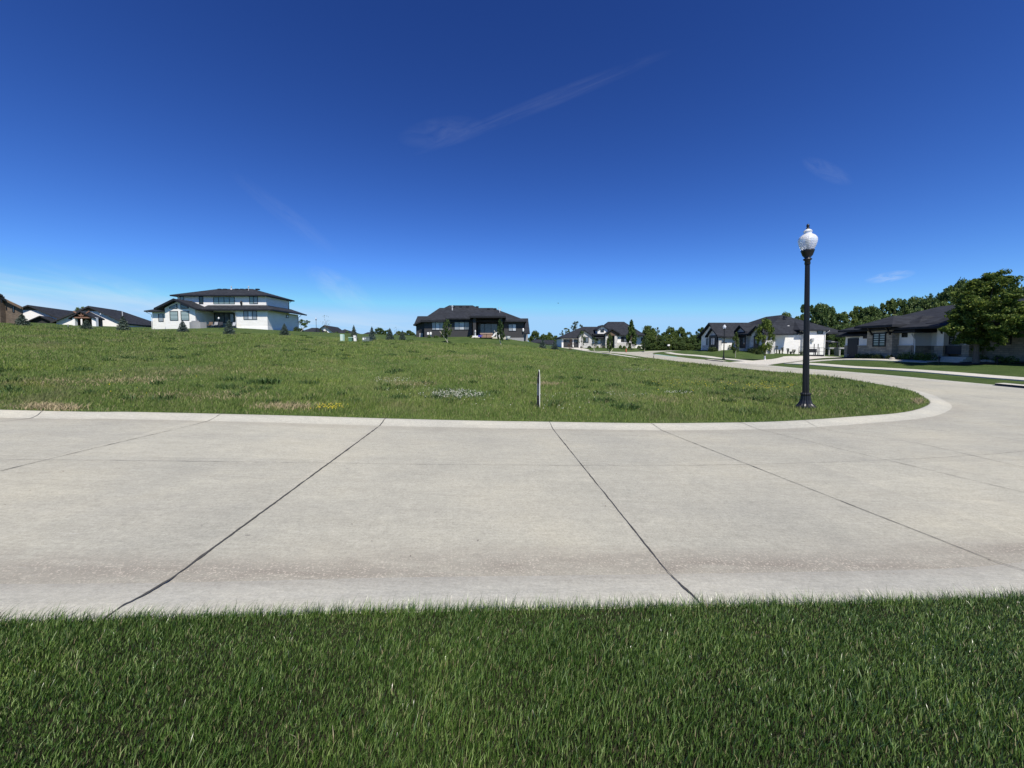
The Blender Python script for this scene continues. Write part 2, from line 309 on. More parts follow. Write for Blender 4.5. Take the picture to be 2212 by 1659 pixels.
def mat_shingle(name, col):
    m, nt, b = newmat(name); nb = NB(nt); p = nb.pos(); br = nt.nodes.new('ShaderNodeTexBrick')
    s = nb.sep(p); cb = nt.nodes.new('ShaderNodeCombineXYZ'); nt.links.new(nb.m('ADD', s[0], s[1]), cb.inputs[0]); nt.links.new(s[2], cb.inputs[1])
    nt.links.new(cb.outputs[0], br.inputs['Vector']); br.inputs['Scale'].default_value = 1; br.inputs['Brick Width'].default_value = .33; br.inputs['Row Height'].default_value = .10; br.inputs['Mortar Size'].default_value = .006
    br.inputs['Color1'].default_value = (*[k*.75 for k in col], 1); br.inputs['Color2'].default_value = (*[k*1.35 for k in col], 1); br.inputs['Mortar'].default_value = (*[k*.45 for k in col], 1)
    c = nb.mix(1, br.outputs[0], nb.ramp(nb.noise(p, 1.1, 5), [(.3, .82), (.7, 1.18)]), 'MULTIPLY')
    nt.links.new(c, b.inputs['Base Color']); b.inputs['Roughness'].default_value = .9; b.inputs['Specular IOR Level'].default_value = .2; MAT[name] = m
mat_shingle('shingle', (.025, .028, .034)); mat_shingle('shingle_brown', (.045, .040, .038))
def mat_siding(name, col, row=.2):
    m, nt, b = newmat(name); nb = NB(nt); p = nb.pos(); z = nb.sep(p)[2]
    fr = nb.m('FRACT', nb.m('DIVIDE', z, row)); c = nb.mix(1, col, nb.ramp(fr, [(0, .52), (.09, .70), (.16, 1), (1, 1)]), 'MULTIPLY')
    c = nb.mix(1, c, nb.ramp(nb.noise(nb.map(p, (1, 1, 4)), .8, 4), [(.3, .93), (.7, 1.05)]), 'MULTIPLY')
    nt.links.new(c, b.inputs['Base Color']); b.inputs['Roughness'].default_value = .65; nt.links.new(nb.bump(fr, .6, .02), b.inputs['Normal']); MAT[name] = m
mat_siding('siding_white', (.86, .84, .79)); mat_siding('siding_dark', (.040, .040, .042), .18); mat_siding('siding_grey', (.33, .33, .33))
simple('stucco_white', (.84, .825, .79), .85, var=.04); simple('stucco_shaded', (.30, .28, .25), .85, var=.05); simple('trim_black', (.012, .012, .014), .5, var=.1); simple('trim_dark', (.030, .031, .034), .55)  # the darker stucco has patio and porch shade put into its colour
simple('trim_white', (.78, .77, .74), .6, var=.04); simple('metal_pale', (.62, .62, .60), .4, .3, .05); simple('door_navy', (.012, .014, .024), .4, var=.1); simple('timber', (.14, .095, .062), .8, var=.2)
def mat_stone(name, c1, c2, mort):
    m, nt, b = newmat(name); nb = NB(nt); p = nb.pos(); s = nb.sep(p); cb = nt.nodes.new('ShaderNodeCombineXYZ')
    nt.links.new(nb.m('ADD', s[0], s[1]), cb.inputs[0]); nt.links.new(s[2], cb.inputs[1])
    br = nt.nodes.new('ShaderNodeTexBrick'); nt.links.new(cb.outputs[0], br.inputs['Vector']); br.inputs['Scale'].default_value = 1; br.inputs['Brick Width'].default_value = .55; br.inputs['Row Height'].default_value = .17
    br.inputs['Mortar Size'].default_value = .012; br.offset_frequency = 2; br.squash = .6; br.squash_frequency = 3; br.inputs['Bias'].default_value = 0
    br.inputs['Color1'].default_value = (*c1, 1); br.inputs['Color2'].default_value = (*c2, 1); br.inputs['Mortar'].default_value = (*mort, 1)
    c = nb.mix(1, br.outputs[0], nb.ramp(nb.noise(p, 2.2, 5, .7), [(.3, .75), (.7, 1.2)]), 'MULTIPLY')
    nt.links.new(c, b.inputs['Base Color']); b.inputs['Roughness'].default_value = .9
    h = nb.m('ADD', br.outputs['Fac'], nb.m('MULTIPLY', nb.noise(p, 9, 4), -.6)); nt.links.new(nb.bump(h, -.6, .03), b.inputs['Normal']); MAT[name] = m
mat_stone('stone_tan', (.46, .38, .27), (.30, .26, .20), (.20, .175, .14)); mat_stone('stone_white', (.66, .64, .60), (.46, .45, .43), (.40, .39, .37)); mat_stone('stone_brown_shade', (.17, .125, .09), (.115, .088, .066), (.08, .065, .05))  # the brown stone is darkened in colour to stand in for wall shade
def mat_glass(name, kind):
    m, nt, b = newmat(name); nb = NB(nt); p = nb.pos(); z = nb.sep(p)[2]
    if kind == 'shutter':
        fr = nb.m('FRACT', nb.m('DIVIDE', z, .235)); c = nb.mix(nb.ramp(fr, [(0, 0), (.38, 0), (.48, 1), (.86, 1), (.95, 0)]), (.06, .095, .10), (.42, .52, .50))
    elif kind == 'blind':
        fr = nb.m('FRACT', nb.m('DIVIDE', z, .16)); c = nb.mix(nb.ramp(fr, [(0, 0), (.3, .2), (.5, 1), (.9, 1)]), (.10, .12, .14), (.34, .37, .39))
    elif kind == 'curtain': c = nb.ramp(nb.noise(nb.map(p, (9, 9, .6)), 1.0, 3), [(.3, (.34, .37, .40)), (.7, (.62, .66, .68))])
    elif kind == 'greyroom': c = nb.ramp(nb.noise(p, .9, 4), [(.35, (.075, .09, .105)), (.65, (.17, .20, .22))])
    else: c = nb.ramp(nb.noise(p, .7, 4), [(.35, (.012, .016, .018)), (.65, (.035, .045, .045))])
    nt.links.new(c, b.inputs['Base Color']); b.inputs['Roughness'].default_value = .06; b.inputs['Specular IOR Level'].default_value = .6
    b.inputs['Coat Weight'].default_value = .35; b.inputs['Coat Roughness'].default_value = .02; MAT['g_'+name] = m
for k in ('shutter', 'blind', 'curtain', 'greyroom', 'dark'): mat_glass(k, k)

# ------------------------------------------------------------------ object helpers
def tag(o, label=None, cat=None, group=None, kind=None):
    if label: o['label'] = label
    if cat: o['category'] = cat
    if group: o['group'] = group
    if kind: o['kind'] = kind
    return o
def thing(name, label, cat, loc=(0,0,0), rz=0, group=None):
    o = bpy.data.objects.new(name, None); COL.objects.link(o); o.location = loc; o.rotation_euler = (0, 0, rz); o.empty_display_size = .3
    return tag(o, label, cat, group)
def wloc(o):
    p = Vector(o.location)
    while o.parent: o = o.parent; p += Vector(o.location)
    return p
def link(name, me, mat, parent=None, loc=None):
    me.name = name; o = bpy.data.objects.new(name, me); COL.objects.link(o)
    if mat is not None: me.materials.append(MAT[mat] if isinstance(mat, str) else mat)
    if parent is not None: o.parent = parent
    if loc is not None: o.location = loc
    return o
def obj(name, bm, mat, parent=None, smooth=False, world=True, origin=None):
    # mesh coordinates are in world space; a part is re-based on its parent
    if smooth:
        for f in bm.faces: f.smooth = True
    if parent is not None and world: bmesh.ops.translate(bm, verts=bm.verts, vec=-wloc(parent))
    if origin is not None: bmesh.ops.translate(bm, verts=bm.verts, vec=-Vector(origin))
    me = bpy.data.meshes.new(name); bm.to_mesh(me); bm.free()
    return link(name, me, mat, parent, origin)
def B(): return bmesh.new()
def box(bm, a, b, rz=0, c=None):
    x0, y0, z0 = [min(a[i], b[i]) for i in range(3)]; x1, y1, z1_ = [max(a[i], b[i]) for i in range(3)]
    v = [bm.verts.new(q) for q in ((x0,y0,z0),(x1,y0,z0),(x1,y1,z0),(x0,y1,z0),(x0,y0,z1_),(x1,y0,z1_),(x1,y1,z1_),(x0,y1,z1_))]
    for f in ((0,3,2,1),(4,5,6,7),(0,1,5,4),(1,2,6,5),(2,3,7,6),(3,0,4,7)): bm.faces.new([v[i] for i in f])
    return bm
def prism(bm, pts, d):          # polygon of 3D points extruded by vector d
    d = Vector(d); a = [bm.verts.new(p) for p in pts]; b = [bm.verts.new(Vector(p)+d) for p in pts]; n = len(pts)
    bm.faces.new(a[::-1]); bm.faces.new(b)
    for i in range(n): bm.faces.new((a[i], a[(i+1) % n], b[(i+1) % n], b[i]))
    bmesh.ops.recalc_face_normals(bm, faces=bm.faces); return bm
def tube(bm, pts, rad, n=8, cap=True):
    pts = [Vector(p) for p in pts]; rings = []
    for i, p in enumerate(pts):
        d = (pts[min(i+1, len(pts)-1)]-pts[max(i-1, 0)]).normalized(); u = d.cross(Vector((0, 1, 0)) if abs(d.y) < .9 else Vector((1, 0, 0))).normalized(); w = d.cross(u)
        r = rad[i] if isinstance(rad, (list, tuple)) else rad
        rings.append([bm.verts.new(p+(u*math.cos(2*math.pi*k/n)+w*math.sin(2*math.pi*k/n))*r) for k in range(n)])
    for a, b in zip(rings, rings[1:]):
        for k in range(n): bm.faces.new((a[k], a[(k+1) % n], b[(k+1) % n], b[k]))
    if cap: bm.faces.new(rings[0][::-1]); bm.faces.new(rings[-1])
    return bm
def lathe(bm, prof, n=24, c=(0,0,0), flute=0, fl=0):
    rings = []
    for r, z in prof:
        rings.append([bm.verts.new((c[0]+(r*(1-(flute if k % 2 else 0)))*math.cos(2*math.pi*k/n), c[1]+(r*(1-(flute if k % 2 else 0)))*math.sin(2*math.pi*k/n), c[2]+z)) for k in range(n)])
    for a, b in zip(rings, rings[1:]):
        for k in range(n): bm.faces.new((a[k], a[(k+1) % n], b[(k+1) % n], b[k]))
    bm.faces.new(rings[0][::-1]); bm.faces.new(rings[-1]); return bm
def roof(bm, x0, y0, x1, y1, ze, ra, rb, zr, th=.2):
    """eave rectangle + ridge from ra to rb (x,y): hip, or gable where the ridge reaches the eave line"""
    e = [(x0,y0,ze),(x1,y0,ze),(x1,y1,ze),(x0,y1,ze)]; t = [bm.verts.new(p) for p in e]; lo = [bm.verts.new((p[0], p[1], p[2]-th)) for p in e]
    a = bm.verts.new((ra[0], ra[1], zr)); b = bm.verts.new((rb[0], rb[1], zr))
    if abs(ra[0]-rb[0]) >= abs(ra[1]-rb[1]):    # along x, a = left
        bm.faces.new((t[0], t[1], b, a)); bm.faces.new((t[1], t[2], b)); bm.faces.new((t[2], t[3], a, b)); bm.faces.new((t[3], t[0], a))
    else:                                       # along y, a = front
        bm.faces.new((t[0], t[1], a)); bm.faces.new((t[1], t[2], b, a)); bm.faces.new((t[2], t[3], b)); bm.faces.new((t[3], t[0], a, b))
    for i in range(4): bm.faces.new((t[(i+1) % 4], t[i], lo[i], lo[(i+1) % 4]))
    bm.faces.new(lo[::-1]); return bm
def gable_slabs(bm, x0, y0, x1, y1, ze, zr, axis, th=.16):
    """open gable roof: two sloping slabs; axis = ridge direction"""
    if axis == 'y':
        xm = (x0+x1)/2
        for xe in (x0, x1): prism(bm, [(xe, y0, ze), (xm, y0, zr), (xm, y0, zr-th), (xe, y0, ze-th)], (0, y1-y0, 0))
    else:
        ym = (y0+y1)/2
        for ye in (y0, y1): prism(bm, [(x0, ye, ze), (x0, ym, zr), (x0, ym, zr-th), (x0, ye, ze-th)], (x1-x0, 0, 0))
    return bm
def fascia(bm, x0, y0, x1, y1, z, h=.22, o=.03):
    for a, b in (((x0-o, y0-o), (x1+o, y0)), ((x0-o, y1), (x1+o, y1+o)), ((x0-o, y0), (x0, y1)), ((x1, y0), (x1+o, y1))): box(bm, (a[0], a[1], z-h), (b[0], b[1], z+.02))
    return bm
def window(parent, a, b, glass='dark', n=1, rows=1, fr=.07, out=.06, trans=None, name='window', lab=None, fmat='trim_black'):
    """rectangle between opposite corners a, b lying in a plane facing -Y (a.y==b.y) or -X (a.x==b.x); frame with its pane as child"""
    a, b = Vector(a), Vector(b); facex = abs(a.x-b.x) < 1e-4
    if facex: h0, h1 = sorted((a.y, b.y)); pl = a.x
    else: h0, h1 = sorted((a.x, b.x)); pl = a.y
    za, zb_ = sorted((a.z, b.z)); f = B(); g = B()
    sgn = -1
    def bx(bm, p0, p1, q0, q1, d0, d1):
        if facex: box(bm, (pl+sgn*d0, p0, q0), (pl+sgn*d1, p1, q1))
        else: box(bm, (p0, pl+sgn*d0, q0), (p1, pl+sgn*d1, q1))
    bx(f, h0, h0+fr, za, zb_, -.02, out); bx(f, h1-fr, h1, za, zb_, -.02, out); bx(f, h0+fr, h1-fr, za, za+fr, -.02, out); bx(f, h0+fr, h1-fr, zb_-fr, zb_, -.02, out)
    for i in range(1, n): c = h0+(h1-h0)*i/n; bx(f, c-fr*.55, c+fr*.55, za+fr, zb_-fr, -.02, out-.006)
    for j in range(1, rows): c = za+(zb_-za)*j/rows; bx(f, h0+fr, h1-fr, c-.02, c+.02, -.02, out-.012)
    bx(g, h0+fr*.5, h1-fr*.5, za+fr*.5, zb_-fr*.5, -.01, .018)
    fo = obj(name, f, fmat, parent)
    if lab: fo['label'] = lab
    if isinstance(glass, (list, tuple)):
        g.free()
        for i, gk in enumerate(glass):
            g2 = B(); w_ = (h1-h0)/len(glass); bx(g2, h0+w_*i+fr*.4, h0+w_*(i+1)-fr*.4, za+fr*.5, zb_-fr*.5, -.01, .018); obj('pane', g2, 'g_'+gk, fo)
    else: obj('pane', g, 'g_'+glass, fo)
    return fo
def wallbox(parent, x0, y0, x1, y1, zb_, zt, mat, name='wall', lab=None):
    o = obj(name, box(B(), (x0, y0, zb_), (x1, y1, zt)), mat, parent)
    if lab: o['label'] = lab
    return o
def vent_pipe(parent, x, y, z0, z1_, r=.07):
    bm = B(); lathe(bm, [(r*2.2, 0), (r, .18), (r, z1_-z0-.18), (r*1.7, z1_-z0-.16), (r*1.7, z1_-z0), (r*.8, z1_-z0+.05)], 10, (x, y, z0)); obj('vent_pipe', bm, 'metal_pale', parent)
def copytree(o, parent=None):
    c = o.copy(); COL.objects.link(c); c.parent = parent
    for ch in [q for q in CH.get(o.name, [])]: copytree(ch, c)
    return c
CH = {}
def index_children(o):
    ks = [q for q in COL.objects if q.parent == o]; CH[o.name] = ks
    for k in ks: index_children(k)

# ------------------------------------------------------------------ ground sheets
def grid(xs, ys): return [(x, y) for x in xs for y in ys]
def build_ground():
    pts = []
    pts += grid(np.arange(-30, 30, .7), np.arange(-1, 14, .7)); pts += grid(np.arange(-60, 60, 2.), np.arange(14, 56, 2.)); pts += grid(np.arange(-150, 100, 4.), np.arange(56, 132, 4.))
    pts += grid(np.arange(-150, 110, 12.), np.arange(-60, -1, 12.)); pts += grid(list(np.arange(-150, -60, 8.))+list(np.arange(62, 110, 8.)), np.arange(0, 56, 8.))
    pts += grid(np.arange(-3000, 3001, 150.), np.arange(-3000, 3001, 150.)); pts += grid(np.arange(-280, 240, 25.), np.arange(135, 300, 25.))
    P = np.array(pts, float); P += RNG.uniform(-.04, .04, P.shape)
    d = dP(P[:, 0], P[:, 1]); P = P[d > .22]
    n0 = len(PB); allp = [Vector(p) for p in PB]+[Vector(p) for p in P]
    edges = [(i, (i+1) % n0) for i in range(n0)]
    vs, es, fs, *_ = delaunay_2d_cdt(allp, edges, [], 0, 1e-5)
    V = np.array([(v.x, v.y) for v in vs]); T = np.array([list(f) for f in fs if len(f) == 3])
    C = V[T].mean(1); ins = inP(C[:, 0], C[:, 1]); return V, T, ins
GV, GT, GI = build_ground()
def mesh_from(name, V, Z, T, mat):
    used = np.unique(T); mp = -np.ones(len(V), int); mp[used] = np.arange(len(used)); co = np.column_stack([V[used], Z[used]])
    tri = mp[T]; a = co[tri]; nz = np.cross(a[:, 1]-a[:, 0], a[:, 2]-a[:, 0])[:, 2]; tri[nz < 0] = tri[nz < 0][:, ::-1]
    me = bpy.data.meshes.new(name); me.from_pydata(co.tolist(), [], tri.tolist())
    me.polygons.foreach_set('use_smooth', [True]*len(me.polygons)); me.update(); return link(name, me, mat), co
def mowmask(x, y):
    x = np.asarray(x, float); y = np.asarray(y, float)
    yb = np.interp(x, [-120, -60, -45, -30, -18, -8, 0, 5, 10, 16, 20, 23.5], [62, 58, 57, 56, 57, 56, 53, 52, 55, 57, 60, 60])
    w = np.sin(x*.9)*.7+np.sin(x*2.3+1)*.4
    m = np.clip((y-yb-w)/2.0+.5, 0, 1)
    return np.where((x > 22.5) | (y < 4.5), 1.0, m)
def setattr_f(me, name, vals):
    a = me.attributes.new(name, 'FLOAT', 'POINT'); a.data.foreach_set('value', np.asarray(vals, np.float32))
gr, co = mesh_from('ground', GV, soil(GV[:, 0], GV[:, 1]), GT[~GI], 'grass_ground'); tag(gr, kind='structure'); setattr_f(gr.data, 'mow', mowmask(co[:, 0], co[:, 1])); setattr_f(gr.data, 'thatch', ((co[:, 1] < 5) & (co[:, 0] < 14)).astype(float))
def gutter(x, y):
    d = dP(x, y); return np.clip(1.15-np.abs(d-.66)/.30, 0, 1)*np.where(np.asarray(y) < 6, 1.0, .35)
def build_road():
    # a finer sheet for the carriageway: clipped grid plus outline
    pts = grid(np.arange(-30, 29, .33), np.arange(0, 14, .33)); pts = np.array(pts+grid(np.arange(-60, 61, 1.5), np.arange(-40, 101, 1.5)))
    m = inP(pts[:, 0], pts[:, 1]); pts = pts[m]; pts = pts[dP(pts[:, 0], pts[:, 1]) > .15]
    n0 = len(PB); vs, es, fs, *_ = delaunay_2d_cdt([Vector(p) for p in PB]+[Vector(p) for p in pts], [(i, (i+1) % n0) for i in range(n0)], [], 0, 1e-5)
    V = np.array([(v.x, v.y) for v in vs]); T = np.array([list(f) for f in fs if len(f) == 3]); C = V[T].mean(1); T = T[inP(C[:, 0], C[:, 1])]
    o, co = mesh_from('road', V, G(V[:, 0], V[:, 1]), T, 'road_concrete'); setattr_f(o.data, 'gut', gutter(co[:, 0], co[:, 1])); tag(o, kind='structure')
build_road()
def build_kerb():
    n = len(PB); t = np.roll(PB, -1, 0)-np.roll(PB, 1, 0); t /= np.linalg.norm(t, axis=1)[:, None]+1e-9; nr = np.column_stack([-t[:, 1], t[:, 0]])
    test = PB+nr*.3; ins = inP(test[:, 0], test[:, 1]); nr[~ins] *= -1
    offs = [(-.02, -.12), (-.02, .068), (.02, .070), (.14, .066), (.24, .046), (.34, .026), (.50, .008), (.58, -.01)]
    bm = B(); rows = []
    for d, h in offs:
        q = PB+nr*d; z = G(q[:, 0], q[:, 1])+h; rows.append([bm.verts.new((q[i, 0], q[i, 1], z[i])) for i in range(n)])
    for a, b in zip(rows, rows[1:]):
        for i in range(n):
            j = (i+1) % n
            if np.linalg.norm(PB[i]-PB[j]) > 3.2: continue
            bm.faces.new((a[i], a[j], b[j], b[i]))
    bmesh.ops.recalc_face_normals(bm, faces=bm.faces)
    o = obj('kerb', bm, 'kerb_concrete', smooth=True); me = o.data
    v = np.empty(len(me.vertices)*3); me.vertices.foreach_get('co', v); v = v.reshape(-1, 3); setattr_f(me, 'gut', gutter(v[:, 0], v[:, 1])*.6); tag(o, kind='structure')
build_kerb()
def surf(x, y):
    return G(x, y)+kerbh(dP(x, y))
def ribbon(bm, pts, wfun, dz, zf, jit=0):
    n = len(pts); P = np.array([(p[0], p[1]) for p in pts]); t = np.gradient(P, axis=0); t /= np.linalg.norm(t, axis=1)[:, None]+1e-9; nr = np.column_stack([-t[:, 1], t[:, 0]])
    if jit:
        w = RNG.normal(0, jit, n); w = np.convolve(w, [.25, .5, .25], 'same'); P = P+nr*w[:, None]
    wd_ = np.array([wfun(i) for i in range(n)]); L = P+nr*wd_[:, None]/2; Rr = P-nr*wd_[:, None]/2
    zl = zf(L[:, 0], L[:, 1])+dz; zr = zf(Rr[:, 0], Rr[:, 1])+dz
    a = [bm.verts.new((*L[i], zl[i])) for i in range(n)]; b = [bm.verts.new((*Rr[i], zr[i])) for i in range(n)]
    for i in range(n-1): bm.faces.new((a[i+1], a[i], b[i], b[i+1]))
def joints():
    J = [([(200,1378),(268,1326),(838,906)], .020, .004), ([(1527,1341),(1502,1311),(1183,912)], .013, .003), ([(2300,1273),(1450,938),(1394,915)], .010, .003), ([(2300,1085),(1798,966),(1640,928),(1582,915)], .008, .003),
         ([(2212,1010),(1961,954),(1798,931),(1734,912)], .007, .002), ([(2300,966),(2120,941),(1888,915)], .007, .002), ([(2300,935),(2212,925),(2016,906)], .007, .002),
         ([(0,1018),(240,960),(430,915),(482,899)], .010, .004), ([(0,911),(70,903),(98,890)], .012, .004), ([(0,993),(500,998),(1100,1005),(1600,1004),(2038,988),(2212,975),(2300,966)], .0042, .002),
         ([(2212,899),(2060,888)], .008, .002), ([(2212,872),(1980,836),(1862,815),(1740,803)], .010, .003)]
    bm = B()
    for pl, w, jt in J:
        wp = [onG(a, b, 0.0) for a, b in pl]; pts = spline([(p.x, p.y) for p in wp], .035); kk = inP([q[0] for q in pts], [q[1] for q in pts]) | (dP([q[0] for q in pts], [q[1] for q in pts]) < .11); pts = [q for q, k_ in zip(pts, kk) if k_]
        nz = np.convolve(RNG.gamma(2.2, .48, len(pts)+4), [.2, .2, .2, .2, .2], 'valid')
        ribbon(bm, pts, lambda i: w*nz[i], .008, surf, jt)
    for y in np.arange(27, 80, 4.5):
        x0, x1 = 21.0, 28.0; pts = [(x, y+.02*math.sin(x)) for x in np.arange(x0, x1, .5)]; pts = [p for p in pts if inP(np.array([p[0]]), np.array([p[1]]))[0]]
        if len(pts) > 3: ribbon(bm, pts, lambda i: .02, .006, surf)
    tag(obj('road_joints', bm, 'joint_dark'), kind='structure')
    bm = B()
    for _ in range(34):
        px = random.uniform(-200, 2400); py = random.uniform(930, 1290); p = onG(px, py, 0); a = random.uniform(0, 6.3); l = random.uniform(.006, .018); w = l*.35; c, s = math.cos(a), math.sin(a)
        v = [bm.verts.new((p.x+dx*c-dy*s, p.y+dx*s+dy*c, p.z+.006+dzz)) for dx, dy, dzz in ((-l, 0, 0), (0, -w, .008), (l, 0, .002), (0, w, .010))]; bm.faces.new(v)
    tag(obj('leaf_litter', bm, 'bark'), kind='stuff')
joints()
# sidewalks and driveways
def walk(name, pts, w, dz=.07):
    bm = B(); sp = spline(pts, 1.0); ribbon(bm, sp, lambda i: w, dz, soil); n = len(bm.verts)//2
    bmesh.ops.recalc_face_normals(bm, faces=bm.faces)
    for f in bm.faces:
        if f.normal.z < 0: f.normal_flip()
    ext = bmesh.ops.extrude_face_region(bm, geom=list(bm.faces)); vs = [e for e in ext['geom'] if isinstance(e, bmesh.types.BMVert)]
    bmesh.ops.translate(bm, verts=[v for v in bm.verts if v not in vs], vec=(0, 0, -.12))
    bmesh.ops.recalc_face_normals(bm, faces=bm.faces)
    return tag(obj(name, bm, 'walk_concrete'), kind='structure')
walk('sidewalk', [(27, -30), (27.4, 0), (28, 12), (28.9, 21.5), (30.2, 28), (30.8, 34), (30.6, 42.5)], 1.25)
walk('sidewalk', [(30.9, 50.2), (31.6, 58), (31.6, 66), (31.2, 74), (32.2, 80)], 1.25)
walk('sidewalk', [(18.9, 58), (18.9, 66), (17.2, 73), (12, 79)], 1.2)
walk('path', [(31.5, 42.8), (34.6, 41.6), (35.8, 38.5), (36.3, 35.5), (36.6, 33.6)], 1.1, .06)
def drive(name, poly):
    bm = B(); P = np.array(poly, float); xs = np.arange(P[:, 0].min(), P[:, 0].max(), 1.2); ys = np.arange(P[:, 1].min(), P[:, 1].max(), 1.2); g_ = np.array(grid(xs, ys))
    def ins(q):
        c = np.zeros(len(q), bool)
        for (ax, ay), (bx, by) in zip(P, np.roll(P, -1, 0)):
            if ay == by: continue
            c ^= ((ay > q[:, 1]) != (by > q[:, 1])) & (q[:, 0] < (bx-ax)*(q[:, 1]-ay)/(by-ay)+ax)
        return c
    e = []
    for a, b in zip(P, np.roll(P, -1, 0)):
        k = max(1, int(np.linalg.norm(b-a))); e += [a+(b-a)*i/k for i in range(k)]
    e = np.array(e); g_ = g_[ins(g_)]; n = len(e)
    vs, es, fs, *_ = delaunay_2d_cdt([Vector(q) for q in e]+[Vector(q) for q in g_], [(i, (i+1) % n) for i in range(n)], [], 0, 1e-5)
    V = np.array([(v.x, v.y) for v in vs]); T = np.array([list(f) for f in fs if len(f) == 3]); T = T[ins(V[T].mean(1))]
    d = dP(V[:, 0], V[:, 1]); inside = inP(V[:, 0], V[:, 1]); z = np.where(inside, surf(V[:, 0], V[:, 1])+.012, soil(V[:, 0], V[:, 1])+.045)
    o, co = mesh_from(name, V, z, T, 'walk_concrete'); return tag(o, kind='structure')
drive('driveway', [(27.9, 49.8), (27.6, 41.6), (30, 43.2), (34, 44.6), (37, 45.8), (44, 47.2), (62, 48), (62, 58), (46, 59), (40.5, 57.5), (36, 53.6), (32, 51)])
drive('driveway', [(13.5, 92.6), (18.5, 90.4), (19.5, 99), (18.6, 105.9), (13.9, 105.9), (13.3, 99)])

# ------------------------------------------------------------------ blades
def blades(name, x, y, z, h, w, mat, lean=.35, bias=(0, 0), seg=2, parent=None):
    n = len(x); th = RNG.uniform(0, 2*np.pi, n); cx, sx = np.cos(th)*w/2, np.sin(th)*w/2
    la = RNG.normal(0, lean, (n, 2))*h[:, None]+np.array(bias)*h[:, None]
    V = np.empty((n, 5, 3)); V[:, 0] = np.column_stack([x-cx, y-sx, z-.01]); V[:, 1] = np.column_stack([x+cx, y+sx, z-.01])
    mx, my = x+la[:, 0]*.35, y+la[:, 1]*.35; V[:, 2] = np.column_stack([mx+cx*.8, my+sx*.8, z+h*.55]); V[:, 3] = np.column_stack([mx-cx*.8, my-sx*.8, z+h*.55])
    V[:, 4] = np.column_stack([x+la[:, 0], y+la[:, 1], z+h*.97])
    me = bpy.data.meshes.new(name); me.vertices.add(n*5); me.vertices.foreach_set('co', V.reshape(-1).astype(np.float32))
    base = (np.arange(n)*5)[:, None]; li = (base+np.array([0, 1, 2, 3, 3, 2, 4])[None]).reshape(-1)
    me.loops.add(n*7); me.loops.foreach_set('vertex_index', li.astype(np.int32)); me.polygons.add(n*2)
    ls = ((np.arange(n)*7)[:, None]+np.array([0, 4])[None]).reshape(-1); me.polygons.foreach_set('loop_start', ls.astype(np.int32))
    me.update(calc_edges=True); me.validate(); return link(name, me, mat, parent)
def vnoise(x, y, s, seed=0):
    r = np.random.default_rng(seed); t = r.random((64, 64)); u = x/s; v = y/s; i = np.floor(u).astype(int); j = np.floor(v).astype(int); fu = u-i; fv = v-j; fu = fu*fu*(3-2*fu); fv = fv*fv*(3-2*fv)
    g = lambda a, b: t[a % 64, b % 64]
    return (g(i, j)*(1-fu)+g(i+1, j)*fu)*(1-fv)+(g(i, j+1)*(1-fu)+g(i+1, j+1)*fu)*fv
def lawn_grass():
    n = 560000; x = RNG.uniform(-5.4, 5.4, n); y = RNG.uniform(.9, 3.9, n)
    x2 = np.concatenate([RNG.uniform(-12, -5.4, 50000), RNG.uniform(5.4, 11, 40000)]); y2 = RNG.uniform(.9, 3.9, len(x2)); x = np.concatenate([x, x2]); y = np.concatenate([y, y2])
    k = ~inP(x, y); x, y = x[k], y[k]; k = (np.abs(x) < 1.55*y+.9) | (np.abs(x) > 5.4); x, y = x[k], y[k]
    d = dP(x, y); edge = d < .10; z = soil(x, y)
    h = RNG.gamma(9, .0036, len(x))*(.62+.75*vnoise(x, y, .28, 3))*np.where(edge & (RNG.random(len(x)) < .35), 1.35, 1)
    w = RNG.uniform(.0024, .0056, len(x))*np.where(np.abs(x) > 5.4, 1.8, 1)
    o = blades('lawn_grass', x, y, z, h, w, 'lawn_blade', .30, (.20, .08)); tag(o, kind='stuff')
    # blades leaning out over the kerb
    i = np.where(dP(x, y) < .07)[0]; i = RNG.choice(i, min(5200, len(i)), replace=False); xx, yy = x[i], y[i]
    o = blades('verge_grass', xx, yy+.01, soil(xx, yy), RNG.uniform(.05, .105, len(i)), RNG.uniform(.0025, .0045, len(i)), 'lawn_blade', .35, (.15, .45)); tag(o, kind='stuff')
lawn_grass()
def fan(n, y0, y1, p, xm=1.45, pad=5):
    u = RNG.random(n); a = 1-p; y = (y0**a+(y1**a-y0**a)*u)**(1/a); x = RNG.uniform(-1, 1, n)*(xm*y+pad); return x, y
def meadow():
    x, y = fan(900000, 9.2, 78, 1.15); keep = ~inP(x, y); x, y = x[keep], y[keep]
    mw = mowmask(x, y); k = (mw < .5) & (x < 22.6); x, y, mw = x[k], y[k], mw[k]
    cl = vnoise(x, y, 1.1, 5)*.6+vnoise(x, y, .35, 6)*.4; cl2 = vnoise(x, y, 5, 8); k = RNG.random(len(x)) < (.35+.9*cl); x, y, cl, cl2 = x[k], y[k], cl[k], cl2[k]
    x, y, cl, cl2 = x[:420000], y[:420000], cl[:420000], cl2[:420000]
    d = dP(x, y); h = RNG.gamma(7, .0135, len(x))*(.45+1.0*cl**1.5+.40*cl2)*.86*np.clip(.55+d*.5, .5, 1); h *= np.interp(y, [10, 30, 70], [1, 1.25, 1.5])
    w = RNG.uniform(.007, .013, len(x))*np.clip(y/13, .8, 3.6)
    o = blades('meadow_grass', x, y, soil(x, y), h, w, 'meadow_blade', .38, (.12, .05)); tag(o, kind='stuff')
meadow()
